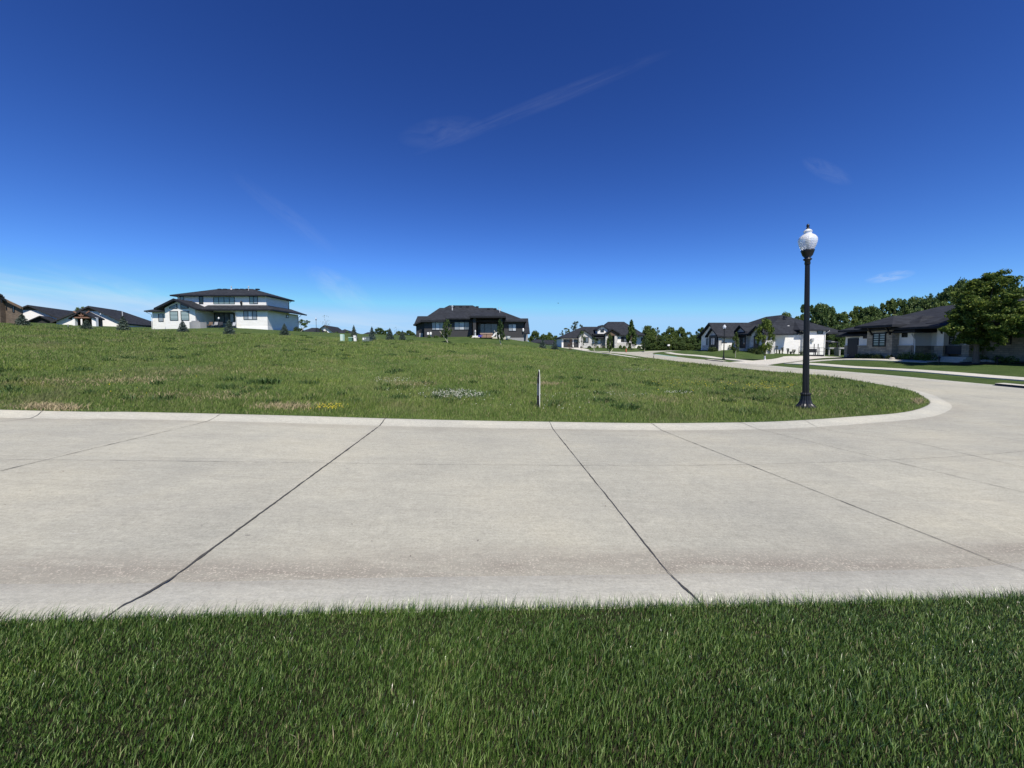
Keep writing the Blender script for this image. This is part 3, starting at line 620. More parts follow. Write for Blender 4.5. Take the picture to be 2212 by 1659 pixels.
def weeds():
    V = []; X = []; Y = []; H = []; W = []
    # low dark weed clumps scattered through the meadow
    for _ in range(230):
        x, y = fan(1, 11, 62, 1.1); x, y = float(x[0]), float(y[0])
        if inP(np.array([x]), np.array([y]))[0] or mowmask([x], [y])[0] > .4 or x > 22 or dP(np.array([x]), np.array([y]))[0] < .5: continue
        r = random.uniform(.12, .42)*(1+y/60); k = int(60*(r/.3)); a = RNG.uniform(0, 6.283, k); q = np.sqrt(RNG.random(k))*r
        X.append(x+np.cos(a)*q); Y.append(y+np.sin(a)*q*.8); H.append(RNG.uniform(.10, .26, k)*(1.1-.5*q/r)); W.append(np.full(k, .018*(1+y/22)))
    X, Y, H, W = map(np.concatenate, (X, Y, H, W)); o = blades('weed_clumps', X, Y, soil(X, Y), H, W, 'weed_leaf', .55); tag(o, kind='stuff')
weeds()
def flowers(name, mat, spots, size, n, hgt, leaf=None):
    bm = B(); LX = []; LY = []
    for px, py, wpx, hpx in spots:
        for _ in range(n):
            a = random.uniform(0, 6.28); q = math.sqrt(random.random())*(1 if random.random() < .85 else 1.5); p = onG_fast(px+math.cos(a)*q*wpx/2, py+math.sin(a)*q*hpx/2)
            if p.y < 9 or inP(np.array([p.x]), np.array([p.y]))[0]: continue
            s = size*random.uniform(.6, 1.3)
            z = soil1(p.x, p.y)+hgt*random.uniform(.7, 1.2); bmesh.ops.create_icosphere(bm, subdivisions=1, radius=s, matrix=Matrix.Translation((p.x, p.y, z))@Matrix.Diagonal((1, 1, .7, 1)))
            if leaf: LX += [p.x+random.gauss(0, .05) for _ in range(3)]; LY += [p.y+random.gauss(0, .05) for _ in range(3)]
    o = obj(name, bm, mat); tag(o, kind='stuff')
    if leaf: LX, LY = np.array(LX), np.array(LY); tag(blades(leaf, LX, LY, soil(LX, LY), RNG.uniform(.06, .15, len(LX)), np.full(len(LX), .03), 'clover_leaf', .6), kind='stuff')
def onG_fast(px, py):
    d = ray(px, py); t = 12.0
    for _ in range(40):
        z = G1(d[0]*t, d[1]*t)+.1; t2 = (z-HC)/d[2] if d[2] < -1e-4 else 60
        t = t*.5+min(t2, 75)*.5
    return Vector((d[0]*t, d[1]*t, HC+d[2]*t))
flowers('clover_flowers', 'clover_flower', [(988, 853, 112, 18)], .014, 430, .10, 'clover_leaves')
flowers('clover_flowers', 'clover_flower', [(850, 823, 85, 9), (1375, 800, 60, 5), (1465, 850, 60, 6)], .014, 60, .11)
flowers('clover_flowers', 'clover_flower', [(1300, 856, 200, 12), (905, 845, 150, 30), (1160, 870, 300, 40)], .014, 26, .12)
flowers('yellow_flowers', 'yellow_petal', [(712, 883, 62, 11)], .012, 95, .13)
flowers('yellow_flowers', 'yellow_petal', [(1190, 716+40, 60, 5), (700, 745, 380, 12), (1500, 830, 200, 24), (330, 745, 300, 12), (1660, 835, 120, 16)], .017, 70, .12)
def dry_patches():
    X = []; Y = []
    for px, py, wp, hp, n in [(110, 880, 110, 12, 850), (625, 878, 110, 9, 800), (1185, 829, 50, 5, 500), (900, 829, 90, 6, 350), (300, 820, 160, 10, 500), (1985, 866, 20, 8, 200), (980, 769, 220, 5, 900), (560, 800, 300, 12, 500), (1080, 815, 260, 12, 450), (420, 855, 300, 14, 600), (1500, 860, 300, 20, 500), (150, 825, 200, 14, 500), (1750, 850, 200, 14, 300)]:
        for _ in range(n):
            p = onG_fast(px+random.gauss(0, wp/3), py+random.gauss(0, hp/3)); X.append(p.x); Y.append(p.y)
    X, Y = np.array(X), np.array(Y); k = ~inP(X, Y); X, Y = X[k], Y[k]
    tag(blades('dry_grass', X, Y, soil(X, Y), RNG.uniform(.05, .17, len(X)), RNG.uniform(.008, .016, len(X)), 'straw', .7), kind='stuff')
dry_patches()
def dock_plant():
    p = onG_fast(583, 828); t = thing('dock_plant', 'broad-leaved weed clump standing up in the meadow near its left middle', 'weed', (p.x, p.y, soil1(p.x, p.y)))
    n = 90; a = RNG.uniform(0, 6.28, n); q = np.sqrt(RNG.random(n)); x = p.x+np.cos(a)*q*.42; y = p.y+np.sin(a)*q*.2
    z = soil(x, y); o = blades('leaf_clump', x-p.x, y-p.y, z-soil1(p.x, p.y), RNG.uniform(.15, .32, n), np.full(n, .07), 'weed_leaf', .6, parent=t)
dock_plant()

# ------------------------------------------------------------------ street lamps
def mat_globe():
    m, nt, b = newmat('globe_glass'); nb = NB(nt); z = nb.sep(nb.obj())[2]
    b.inputs['Base Color'].default_value = (.93, .95, .97, 1); b.inputs['Roughness'].default_value = .25; b.inputs['Transmission Weight'].default_value = .45; b.inputs['IOR'].default_value = 1.25
    nt.links.new(nb.bump(nb.m('SINE', nb.m('MULTIPLY', z, 130.)), .25, .006), b.inputs['Normal']); MAT['globe_glass'] = m
mat_globe()
simple('lamp_black', (.012, .013, .016), .38, .0, .1)
def street_lamp(loc, H, label, lean=(0, 0), fine=True):
    t = thing('street_lamp', label, 'street lamp', loc, group='black post-top street lamps'); n = 32 if fine else 12; s = H/5.9
    bm = B(); lathe(bm, [(.30*s, -.1), (.30*s, .03), (.29*s, .07), (.25*s, .10), (.20*s, .16), (.155*s, .27), (.135*s, .42), (.15*s, .45), (.15*s, .49), (.11*s, .52)], n, flute=.10); obj('base', bm, 'lamp_black', t, world=False)
    bm = B(); lathe(bm, [(.098*s, .50), (.082*s, 2.5*s), (.068*s, 4.78*s)], n, flute=.13); obj('post', bm, 'lamp_black', t, world=False)
    bm = B(); lathe(bm, [(.075*s, 4.74*s), (.085*s, 4.78*s), (.075*s, 4.86*s), (.12*s, 4.90*s), (.12*s, 4.93*s), (.075*s, 4.95*s), (.14*s, 5.04*s), (.18*s, 5.16*s), (.195*s, 5.20*s), (.17*s, 5.22*s)], n); obj('lamp_holder', bm, 'lamp_black', t, True, False)
    g = [(.165, 0), (.20, .07), (.235, .16), (.262, .26), (.265, .33), (.245, .40), (.20, .46), (.145, .50), (.11, .53), (.105, .57), (.125, .60), (.10, .64), (.06, .67), (.035, .69)]
    bm = B(); pr = []
    for i, (a, b) in enumerate(zip(g, g[1:])):
        for k in range(4 if fine else 1): f = k/(4 if fine else 1); pr.append(((a[0]*(1-f)+b[0]*f)*s*(1+(.006 if (k % 2) else 0)), (5.21+a[1]*(1-f)+b[1]*f)*s))
    lathe(bm, pr, n); obj('globe', bm, 'globe_glass', t, True, False)
    bm = B(); lathe(bm, [(.045*s, 5.89*s), (.055*s, 5.92*s), (.03*s, 5.94*s), (.045*s, 5.98*s), (.04*s, 6.03*s), (.01*s, 6.06*s)], 12); obj('finial', bm, 'lamp_black', t, True, False)
    if fine:
        bm = B(); lathe(bm, [(.03, 5.22*s), (.03, 5.42*s), (.055, 5.45*s), (.05, 5.62*s), (.02, 5.66*s)], 10); obj('bulb', bm, 'trim_white', t, True, False)
    t.rotation_euler = (lean[0], lean[1], 0); return t
p = onG(1740, 880, .1); Hh = (880-491)/F*p.y*1.012
street_lamp((p.x, p.y, p.z-.02), Hh/1.027, 'tall black fluted street lamp with ribbed glass globe in the meadow grass beside the curb', (0, R(-1.5)))
def lamp_at(px, pyb, pyt, Y, label):
    a = atY(px, pyb, Y); b = atY(px, pyt, Y); g = soil1(a.x, Y); z = g if abs(g-a.z) < 1.5 or g < a.z else a.z
    return street_lamp((a.x, Y, g), (b.z-g)/1.027, label, fine=False)
l2 = lamp_at(1563, 778, 699, 56, 'black street lamp with a small cross arm on the far grass strip')
bm = B(); tube(bm, [(-.33, 0, 2.5), (.33, 0, 2.5)], .035, 8); box(bm, (-.36, -.06, 2.36), (-.12, .06, 2.48)); box(bm, (.12, -.06, 2.36), (.36, .06, 2.48)); box(bm, (-.06, -.06, 2.5), (.06, .06, 2.75)); obj('cross_arm', bm, 'lamp_black', l2, world=False)
lamp_at(683.5, 719, 685, 105, 'distant black street lamp left of the far white gabled house')
lamp_at(219, 712, 676, 76, 'distant street lamp in front of the white gable at the left')

# ------------------------------------------------------------------ marker posts
def marker():
    p = onG(1163, 879, .1); x, y, z = p.x, p.y, p.z-.03; H = (879-797)/F*y; t = thing('marker_post', 'slim white-edged marker post with face coloured dark for shade and grey decal standing in the meadow by the road', 'marker post', (x, y, z))
    pl = B(); w = .085; prof = [(-w/2-.012, -.15), (w/2-.012, -.15), (w/2-.012, H-.02), (w/2-.03, H-.0), (-w*.1, H-.06), (-w*.36, H-.17), (-w/2-.005, H-.36)]
    prism(pl, [(x+a, y, z+b) for a, b in prof], (0, .012, 0)); obj('face_plate', pl, MAT.get('trim_black'), t)  # black face colour stands in for shade on the face of the post
    e = B(); rim = [(w/2-.012, -.15), (w/2+.008, -.15), (w/2+.010, H-.35), (w/2+.002, H-.12), (w/2-.010, H+.008), (w/2-.034, H+.02), (w/2-.034, H-.0), (w/2-.012, H-.08)]
    prism(e, [(x+a, y-.008, z+b) for a, b in rim], (0, .03, 0)); obj('edge_rib', e, 'trim_white', t)
    simple('decal_grey', (.055, .07, .08), .6); simple('decal_line', (.10, .105, .105), .6); simple('plate_dark', (.016, .016, .018), .7)
    d = B(); prism(d, [(x-w/2-.008, y-.004, z+H*.34), (x+w/2-.016, y-.004, z+H*.31), (x+w/2-.016, y-.004, z+H*.63), (x-w/2-.006, y-.004, z+H*.67)], (0, .003, 0)); dd = obj('decal', d, 'decal_grey', t)
    for k in (.76, .80, .585, .54, .48, .42, .26, .18):
        d = B(); box(d, (x-w*.38, y-.009, z+H*k), (x+w*.24, y-.0045, z+H*k+.010)); obj('decal_line', d, 'decal_line', dd)
marker()
def small_marker(px, pyb, pyt, Y, label, mat='trim_dark', w=.08):
    a = atY(px, pyb, Y); b = atY(px, pyt, Y); z = min(soil1(a.x, Y), a.z); t = thing('marker_post', label, 'marker post', (a.x, Y, z))
    bm = B(); H = b.z-z; prism(bm, [(a.x-w/2, Y, z), (a.x+w/2, Y, z), (a.x+w/2, Y, z+H*.9), (a.x, Y, z+H), (a.x-w/2, Y, z+H*.9)], (0, .04, 0)); obj('post', bm, mat, t)
    bm = B(); box(bm, (a.x-w/2-.01, Y-.01, z+H*.7), (a.x+w/2+.01, Y+.05, z+H*.82)); obj('band', bm, 'metal_pale', t)
small_marker(1412, 776, 764, 60, 'short grey marker post at the edge of the far road')
small_marker(147.5, 714, 700.5, 60, 'small pale-topped stake in the meadow between two spruces')

# ================================================================== houses
ROOFM = 'shingle'
def trap(parent, pts, d, mat, name='wall'):
    return obj(name, prism(B(), pts, d), mat, parent)
def downpipe(parent, x, y, z0, z1_, ox=.45, oy=-.45, mat='trim_white'):
    bm = B(); tube(bm, [(x, y, z0), (x, y, z1_-.55), (x+ox, y+oy, z1_-.12), (x+ox, y+oy, z1_)], .05, 6); obj('downpipe', bm, mat, parent)

# ---- white two-storey house -------------------------------------------------
def house_white():
    gz = atY(430, 709, 68.5).z; z = gz-1.2; h = thing('two_storey_house', 'white two-storey house with dark hip roofs and a gabled bay on the hill', 'house', (-53, 70, gz-.1))
    X = lambda w, u, Y: w.Y(u, 600, Y).x
    Z = lambda w, v, Y: w.Y(600, v, Y).z
    # upper storey
    xu0, xu1 = X(z2, 990, 70), X(z3, 1040, 70); zue = Z(z3, 447, 69.4)
    wallbox(h, xu0, 70, xu1, 77.2, Z(z3, 700, 70)-1.0, zue-.1, 'siding_white', lab='upper storey wall of white siding')
    xl0, xl1 = X(z3, 362, 68.5), X(z3, 1055, 68.5); zle = Z(z3, 765, 67.9)
    wallbox(h, xl0, 68.5, xl1, 78.4, z, zle-.1, 'siding_white', lab='lower right wall of white siding')
    r = B(); roof(r, xu0-.75, 69.35, xu1+.65, 77.9, zue, (X(z2, 1890, 73.6), 73.6), (X(z3, 760, 73.6), 73.6), Z(z3, 318, 73.6), .22); ro = obj('roof', r, ROOFM, h); ro['label'] = 'upper dark hip roof'
    obj('gutter', fascia(B(), xu0-.75, 69.35, xu1+.65, 77.9, zue-.02, .2), 'trim_black', ro)
    for u in (30, 150, 405, 520, 640, 850): p = z3.Y(u, 322, 73.2); bm = B(); box(bm, (p.x-.28, 73.0, p.z-.15), (p.x+.28, 73.5, p.z+.06)); obj('roof_vent', bm, 'trim_black', ro)
    for u, vt, vb in ((283, 262, 335), (660, 262, 372)):
        a = z3.Y(u, vb, 72.6); b = z3.Y(u, vt, 72.6); vent_pipe(ro, a.x, 72.6, a.z-.3, b.z, .055); bm = B(); lathe(bm, [(.17, 0), (.13, .18), (.09, .2)], 8, (a.x, 72.6, a.z)); obj('vent_collar', bm, 'metal_pale', ro)
    # skirt roof between the storeys (front and right side)
    xs0, xs1 = X(z2, 1445, 67.9), X(z3, 1130, 67.9)+.35; zi = Z(z3, 672, 70); r = B()
    e = [(xs0, 67.9, zle), (xs1, 67.9, zle), (xs1, 79.1, zle), (xu1, 77.2+.6, zi), (xu1, 70, zi), (xs0, 70, zi)]
    v = [r.verts.new(q) for q in e]; lo = [r.verts.new((q[0], q[1], q[2]-.22)) for q in e]
    r.faces.new((v[0], v[1], v[4], v[5])); r.faces.new((v[1], v[2], v[3], v[4]))
    for i in range(6): j = (i+1) % 6; r.faces.new((v[j], v[i], lo[i], lo[j]))
    r.faces.new((lo[5], lo[4], lo[1], lo[0])); r.faces.new((lo[4], lo[3], lo[2], lo[1])); ro2 = obj('roof', r, ROOFM, h); ro2['label'] = 'dark skirt roof between the storeys'
    g = B(); box(g, (xs0, 67.82, zle-.2), (xs1+.06, 67.9-.002, zle+.03)); box(g, (xs1, 67.9, zle-.2), (xs1+.06, 79.1, zle+.03)); obj('gutter', g, 'trim_black', ro2)
    wallbox(h, xl0-6.0, 71.2, xl0, 74, z, zle+.3, 'stucco_shaded', lab='wall coloured darker for shade at the back of the covered patio')
    wallbox(h, xl0-6.2, 71.4, xl0, 77, zle-.1, zi, 'siding_white')
    # gabled bay
    xg0, xg1 = X(z2, 705, 67), X(z2, 1365, 67); pk = z2.Y(985, 545, 67); ze = Z(z2, 742, 67); xm = (xg0+xg1)/2
    g = B(); prism(g, [(xg0, 67, z), (xg1, 67, z), (xg1, 67, ze+.1), (pk.x, 67, pk.z-.35), (xg0, 67, ze+.1)], (0, 9, 0)); wl = obj('wall', g, 'siding_white', h); wl['label'] = 'gabled bay wall of white siding'
    r = B(); e0 = pk.x-3.45; e1 = pk.x+3.85; ze0, ze1 = ze-.05, ze-.12
    prism(r, [(e0, 66.3, ze0), (pk.x, 66.3, pk.z+.05), (pk.x, 66.3, pk.z-.2), (e0, 66.3, ze0-.25)], (0, 9.5, 0)); prism(r, [(e1, 66.3, ze1), (pk.x, 66.3, pk.z+.05), (pk.x, 66.3, pk.z-.2), (e1, 66.3, ze1-.25)], (0, 9.5, 0)); ro3 = obj('roof', r, ROOFM, h); ro3['label'] = 'gable roof over the projecting bay'
    bb = B(); prism(bb, [(e0, 66.22, ze0+.03), (pk.x, 66.22, pk.z+.09), (pk.x, 66.22, pk.z-.28), (e0, 66.22, ze0-.30)], (0, .07, 0)); prism(bb, [(e1, 66.22, ze1+.03), (pk.x, 66.22, pk.z+.09), (pk.x, 66.22, pk.z-.28), (e1, 66.22, ze1-.30)], (0, .07, 0)); obj('bargeboard', bb, 'trim_black', ro3)
    # left wing
    xw0 = X(z2, 425, 69); zwe = Z(z2, 792, 68.4); wallbox(h, xw0, 69, xg0+.2, 76, z, zwe-.05, 'siding_white', lab='left wing wall of white siding')
    r = B(); roof(r, X(z2, 245, 68.3), 68.3, xg0+2.4, 76.7, zwe, (xg0-.4, 72.5), (xg0+2.3, 72.5), zwe+1.55, .2); ro4 = obj('roof', r, ROOFM, h); ro4['label'] = 'low hip roof over the left wing'
    # windows
    W = lambda w, u0, v0, u1, v1, Y, g, n=1, rows=1, lab=None: window(h, w.Y(u0, v0, Y), Vector((w.Y(u1, v1, Y).x, Y, w.Y(u1, v1, Y).z)), g, n, rows, lab=lab)
    W(z2, 1040, 482, 1135, 560, 70, 'blind', lab='small upper left window'); W(z2, 1455, 480, 1555, 645, 70, 'dark')
    window(h, z2.Y(1770, 497, 70), Vector((z3.Y(358, 645, 70).x, 70, z3.Y(358, 645, 70).z)), 'shutter', 4, lab='upper row window of four shuttered panes')
    W(z3, 672, 478, 862, 643, 70, ('shutter', 'blind'), 2); W(z3, 545, 797, 845, 988, 68.5, ('blind', 'curtain', 'blind'), 3)
    W(z2, 572, 860, 690, 1030, 69, 'blind'); W(z2, 820, 800, 1010, 1005, 67, 'shutter', lab='large shuttered bay window'); W(z2, 1060, 800, 1250, 1005, 67, 'shutter', lab='large shuttered bay window')
    for us in ((815, 990, 985), (1235, 1060, 1065)):       # raked windows in the gable
        a = z2.Y(us[0], 748, 67); b = z2.Y(us[1], 748, 67); zt = Z(z2, 640, 67); zs = Z(z2, 715, 67)
        f = B(); prism(f, [(a.x, 66.94, a.z), (b.x, 66.94, a.z), (b.x, 66.94, zt), (a.x, 66.94, zs)], (0, .08, 0)); fo = obj('window', f, 'trim_black', h); fo['label'] = 'raked window in the gable'
        k = .10 if b.x > a.x else -.10; f = B(); prism(f, [(a.x+k*1.6, 66.925, a.z+.10), (b.x-k, 66.925, a.z+.10), (b.x-k, 66.925, zt-.16), (a.x+k*1.6, 66.925, zs+.0)], (0, .012, 0)); obj('pane', f, 'g_greyroom', fo)
    window(h, z2.Y(1790, 835, 71.2), Vector((z3.Y(350, 1055, 71.2).x, 71.2, z3.Y(350, 1055, 71.2).z)), 'greyroom', 4, fr=.12, lab='wide sliding glass doors under the patio roof')
    d = B(); a = z2.Y(1575, 870, 71.2); b = z2.Y(1710, 1110, 71.2); box(d, (a.x, 71.14, b.z-.3), (b.x, 71.22, a.z)); do = obj('door', d, 'trim_black', h); g = B(); box(g, (a.x+.25, 71.12, b.z), (b.x-.25, 71.138, a.z-.2)); obj('pane', g, 'g_greyroom', do)
    wd_ = B(); a = z2.Y(1440, 805, 71.2); b = z2.Y(1500, 1000, 71.2); box(wd_, (a.x, 71.1, b.z), (b.x, 71.22, a.z)); obj('window', wd_, 'trim_black', h)
    # side window, faces +X
    a = z3.X(1470, 880, xl1); b = z3.X(1520, 955, xl1); f = B(); box(f, (xl1-.02, min(a.y, b.y), min(a.z, b.z)), (xl1+.06, max(a.y, b.y)+.1, max(a.z, b.z))); fo = obj('window', f, 'trim_black', h); f = B(); box(f, (xl1+.05, min(a.y, b.y)+.15, min(a.z, b.z)+.12), (xl1+.075, max(a.y, b.y)-.05, max(a.z, b.z)-.12)); obj('pane', f, 'g_curtain', fo)
    # wall lantern, downpipes, foundation
    p = z3.Y(510, 615, 70); bm = B(); lathe(bm, [(.06, -.5), (.16, -.25), (.18, .1), (.06, .3)], 8, (p.x, 69.8, p.z)); obj('wall_lantern', bm, 'trim_black', h)
    downpipe(h, xl0+.12, 68.4, z, zle-.1, -.4, -.4, 'metal_pale'); downpipe(h, xw0-.08, 68.95, z, zwe-.1, -.6, -.4, 'trim_white'); downpipe(h, xu1+.06, 77.0, zi, zue-.1, .4, .3, 'trim_black'); downpipe(h, xl1+.06, 78.3, z, zle-.1, .4, .3, 'trim_black')
    f = B(); box(f, (xl0, 68.46, z), (xl1+.04, 78.44, z+1.2+.25)); obj('foundation', f, 'stucco_white', h)
    return z+1.2
ZW = house_white()
def patio_things():
    p = z2.Y(1250, 1150, 66.0); gz = soil1(p.x, 66); t = thing('patio_screen', 'grey curved privacy screen beside the patio of the white two-storey house', 'screen', (p.x+1, 66, gz))
    q = z2.Y(1430, 1150, 65.4); s = z2.Y(1590, 1150, 66); top = z2.Y(1400, 1045, 66).z
    bm = B(); tt = [(p.x, 66.6), (p.x+.1, 65.9), ((p.x+q.x)/2, 65.4), (q.x, 65.3), ((q.x+s.x)/2, 65.5), (s.x, 66.3)]
    sp = spline(tt, .3); n = len(sp); lo = [bm.verts.new((a.x, a.y, gz-.2)) for a in sp]; hi = [bm.verts.new((a.x, a.y, top)) for a in sp]
    for i in range(n-1): bm.faces.new((lo[i], lo[i+1], hi[i+1], hi[i]))
    ext = bmesh.ops.extrude_face_region(bm, geom=list(bm.faces)); bmesh.ops.translate(bm, verts=[e for e in ext['geom'] if isinstance(e, bmesh.types.BMVert)], vec=(0, .12, 0)); bmesh.ops.recalc_face_normals(bm, faces=bm.faces); obj('panel', bm, 'siding_grey', t)
    bm = B(); a = z2.Y(1305, 1010, 66.9); b = z2.Y(1470, 1045, 66.9); box(bm, (a.x, 66.75, gz), (b.x, 66.95, a.z)); obj('rear_panel', bm, 'siding_grey', t)
    def chair(u, w, lab, col, Y=67.5, wd_=.62):
        a = w.Y(u, 1120, Y); g = max(soil1(a.x, Y), ZW-.25); t = thing('patio_chair', lab, 'chair', (a.x, Y, g), RNG.uniform(-.5, .5), group='patio chairs behind the white house')
        bm = B(); box(bm, (-wd_/2, -.3, .36), (wd_/2, .3, .48)); obj('seat', bm, col, t, world=False); bm = B(); prism(bm, [(-wd_/2, .26, .48), (wd_/2, .26, .48), (wd_/2, .38, 1.0), (-wd_/2, .38, 1.0)], (0, .08, 0)); obj('backrest', bm, col, t, world=False)
        for sx in (-1, 1):
            for sy in (-1, 1): bm = B(); box(bm, (sx*(wd_/2-.06)-.03, sy*.25-.03, 0), (sx*(wd_/2-.06)+.03, sy*.25+.03, .36)); obj('leg', bm, 'trim_black', t, world=False)
    chair(1690, z2, 'tan patio chair in front of the house door on the patio', 'timber'); chair(1800, z2, 'dark patio chair with a pale cushion left of the sliding doors', 'siding_grey'); chair(30, z3, 'black patio chair left of the spruce before the sliding doors', 'trim_dark'); chair(300, z3, 'pale patio chair at the right end of the sliding doors', 'metal_pale')
    a = z2.Y(1895, 1160, 63); b = z2.Y(1895, 935, 63); g = soil1(a.x, 63); t = thing('garden_lamp', 'small pole lamp on the lawn before the sliding doors of the white house', 'lamp', (a.x, 63, g))
    bm = B(); tube(bm, [(0, 0, 0), (0, 0, b.z-g-.3)], .03, 8); obj('post', bm, 'trim_black', t, world=False); bm = B(); lathe(bm, [(.07, 0), (.13, .12), (.10, .28), (.03, .34)], 10, (0, 0, b.z-g-.32)); obj('lamp_shade', bm, 'trim_white', t, world=False)
patio_things()

# ---- dark ranch house --------------------------------------------------------
def house_dark():
    Y0 = 66; gz = z5.Y(1000, 672, Y0).z; z = gz-1.3; h = thing('ranch_house', 'charcoal one-storey house with hip roof and covered patio on the hill crest', 'house', (-6, 72, gz))
    X = lambda u, Y=Y0: z5.Y(u, 500, Y).x
    Z = lambda v, Y=Y0: z5.Y(1000, v, Y).z
    ze1, ze2, zm = Z(378, 65.4), Z(352, 65.4), Z(400, 65.4)
    wallbox(h, X(300), Y0, X(645), 78, z, ze1-.1, 'siding_dark', lab='left wall of charcoal siding'); wallbox(h, X(645)+.01, Y0-.25, X(1100), 78.1, z, ze2-.1, 'siding_dark', lab='middle wall of charcoal siding')
    wallbox(h, X(1100), 68.6, X(1640), 78, z, Z(330), 'siding_dark', lab='shaded wall at the back of the patio'); wallbox(h, X(1636), Y0, X(1965), 78.2, z, zm-.1, 'siding_dark', lab='right wall of charcoal siding')
    r = B(); roof(r, X(240, 65.3), 65.3, X(2012, 65.3), 78.8, (ze1+zm)/2-.03, (X(560, 72), 72), (X(1450, 72), 72), Z(180, 72), .24); ro = obj('roof', r, ROOFM, h); ro['label'] = 'long dark hip roof'
    r = B(); roof(r, X(238, 65.28), 65.28, X(1680, 65.28), 78.7, ze1, (X(720, 72), 72), (X(1110, 72), 72), Z(137, 72), .2); ro1 = obj('roof', r, ROOFM, h); ro1['label'] = 'taller dark hip roof at the left'
    r = B(); roof(r, X(655, 64.9), 64.9, X(1075, 64.9), 70, ze2, (X(760, 68.5), 68.5), (X(1000, 68.5), 68.5), ze2+1.25, .22); obj('roof', r, ROOFM, h)['label'] = 'small hip over the triple window'
    zp = Z(312, 63.4); r = B(); roof(r, X(1060, 63.4), 63.4, X(1662, 63.4), 71, zp, (X(1180, 69), 68.5), (X(1540, 69), 68.5), zp+1.1, .30); ro2 = obj('roof', r, ROOFM, h); ro2['label'] = 'hip roof over the covered patio'
    obj('gutter', fascia(B(), X(1060, 63.4), 63.4, X(1662, 63.4), 71, zp-.02, .28), 'trim_black', ro2)
    for u0, u1 in ((1118, 1166), (1562, 1606)): bm = B(); box(bm, (X(u0, 64), 63.9, z), (X(u1, 64), 64.5, zp-.3)); obj('patio_post', bm, 'siding_dark', h)
    bm = B(); box(bm, (X(1100, 64.2), 63.6, z), (X(1700, 64.2), 68.6, gz+.02)); obj('patio_slab', bm, 'walk_concrete', h)
    for u, v in ((795, 152), (910, 155), (1025, 155), (1188, 158), (1375, 190), (1487, 190), (815, 260)): p = z5.Y(u, v, 71 if v < 200 else 68.8); bm = B(); box(bm, (p.x-.25, p.y-.25, p.z-.25), (p.x+.25, p.y+.2, p.z+.05)); obj('roof_vent', bm, 'trim_black', ro)
    for u, vb, vt in ((770, 208, 145), (1564, 268, 215)): a = z5.Y(u, vb, 69.6); b = z5.Y(u, vt, 69.6); vent_pipe(ro, a.x, 69.6, a.z-.4, b.z, .11)
    a = z5.Y(1564, 215, 69.6); bm = B(); tube(bm, [(a.x-.25, 69.6, a.z+.55), (a.x-.2, 69.6, a.z+.15), (a.x, 69.6, a.z), (a.x+.2, 69.6, a.z+.15), (a.x+.25, 69.6, a.z+.55)], .03, 6); obj('antenna', bm, 'metal_pale', ro)
    W = lambda u0, v0, u1, v1, Y, g, n, lab=None: window(h, z5.Y(u0, v0, Y), Vector((z5.Y(u1, v1, Y).x, Y, z5.Y(u1, v1, Y).z)), g, n, lab=lab)
    W(425, 418, 627, 552, Y0, ('blind', 'curtain', 'blind'), 3, 'left window of three panes'); W(803, 400, 1056, 549, Y0-.25, ('blind', 'curtain', 'greyroom'), 3, 'middle window of three panes'); W(1710, 450, 1842, 569, Y0, ('blind', 'curtain'), 2, 'right window of two panes')
    W(1200, 425, 1530, 660, 68.6, 'greyroom', 3, 'sliding glass doors behind the patio')
    # left wing with lean-to roof, recess and gate
    zl = Z(455, 67); bm = B(); xa, xb = X(172, 68), X(300, 68)+.3; prism(bm, [(xa, 67.6, z), (xb, 67.6, z), (xb, 67.6, Z(405, 67.6)), (xa, 67.6, zl-.1)], (0, 7, 0)); obj('wall', bm, 'siding_dark', h)['label'] = 'narrow left wing wall'
    bm = B(); xt = X(120, 67); prism(bm, [(xt, 66.8, zl), (xb, 66.8, Z(375, 66.8)), (xb, 66.8, Z(395, 66.8)), (xt, 66.8, zl-.25)], (0, 8.5, 0)); obj('roof', bm, ROOFM, h)['label'] = 'sloping roof of the narrow left wing'
    r = B(); roof(r, X(170, 73)-.4, 73, X(420, 73), 83, Z(440, 73), (X(190, 77), 77), (X(420, 77)+2, 77), Z(318, 77), .2); obj('roof', r, ROOFM, h)['label'] = 'far left roof beyond the main hip'
    bm = B(); box(bm, (X(215, 67.4), 67.35, z), (X(275, 67.4), 67.45, Z(602, 67.4))); obj('gate', bm, 'siding_grey', h)
    bm = B(); box(bm, (X(220, 67.5), 67.5, Z(600, 67.5)), (X(292, 67.5), 67.62, Z(538, 67.5))); obj('window', bm, 'trim_black', h)  # black slab, no window: stands in for the shade of an open recess
    # right garage wing
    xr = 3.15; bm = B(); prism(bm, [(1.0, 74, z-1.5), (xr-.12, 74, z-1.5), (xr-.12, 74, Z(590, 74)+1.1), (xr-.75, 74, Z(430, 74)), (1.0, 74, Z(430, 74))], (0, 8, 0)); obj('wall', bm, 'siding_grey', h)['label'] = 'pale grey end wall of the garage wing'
    bm = B(); prism(bm, [(xr, 68, Z(600, 68)), (xr, 76, Z(355, 76)), (xr, 76, Z(355, 76)-.22), (xr, 68, Z(600, 68)-.22)], (-3.0, 0, 0)); obj('roof', bm, ROOFM, h)['label'] = 'steep roof of the right garage wing'
    bm = B(); prism(bm, [(xr, 76, Z(355, 76)), (xr, 84, Z(355, 76)-3.2), (xr, 84, Z(355, 76)-3.4), (xr, 76, Z(355, 76)-.22)], (-5.0, 0, 0)); obj('roof', bm, ROOFM, h)['label'] = 'far slope of the garage wing roof'
    f = B(); box(f, (X(1640)-.05, Y0-.03, z-1.2), (X(1965)+.04, Y0+1, Z(680))); obj('foundation', f, 'siding_grey', h)
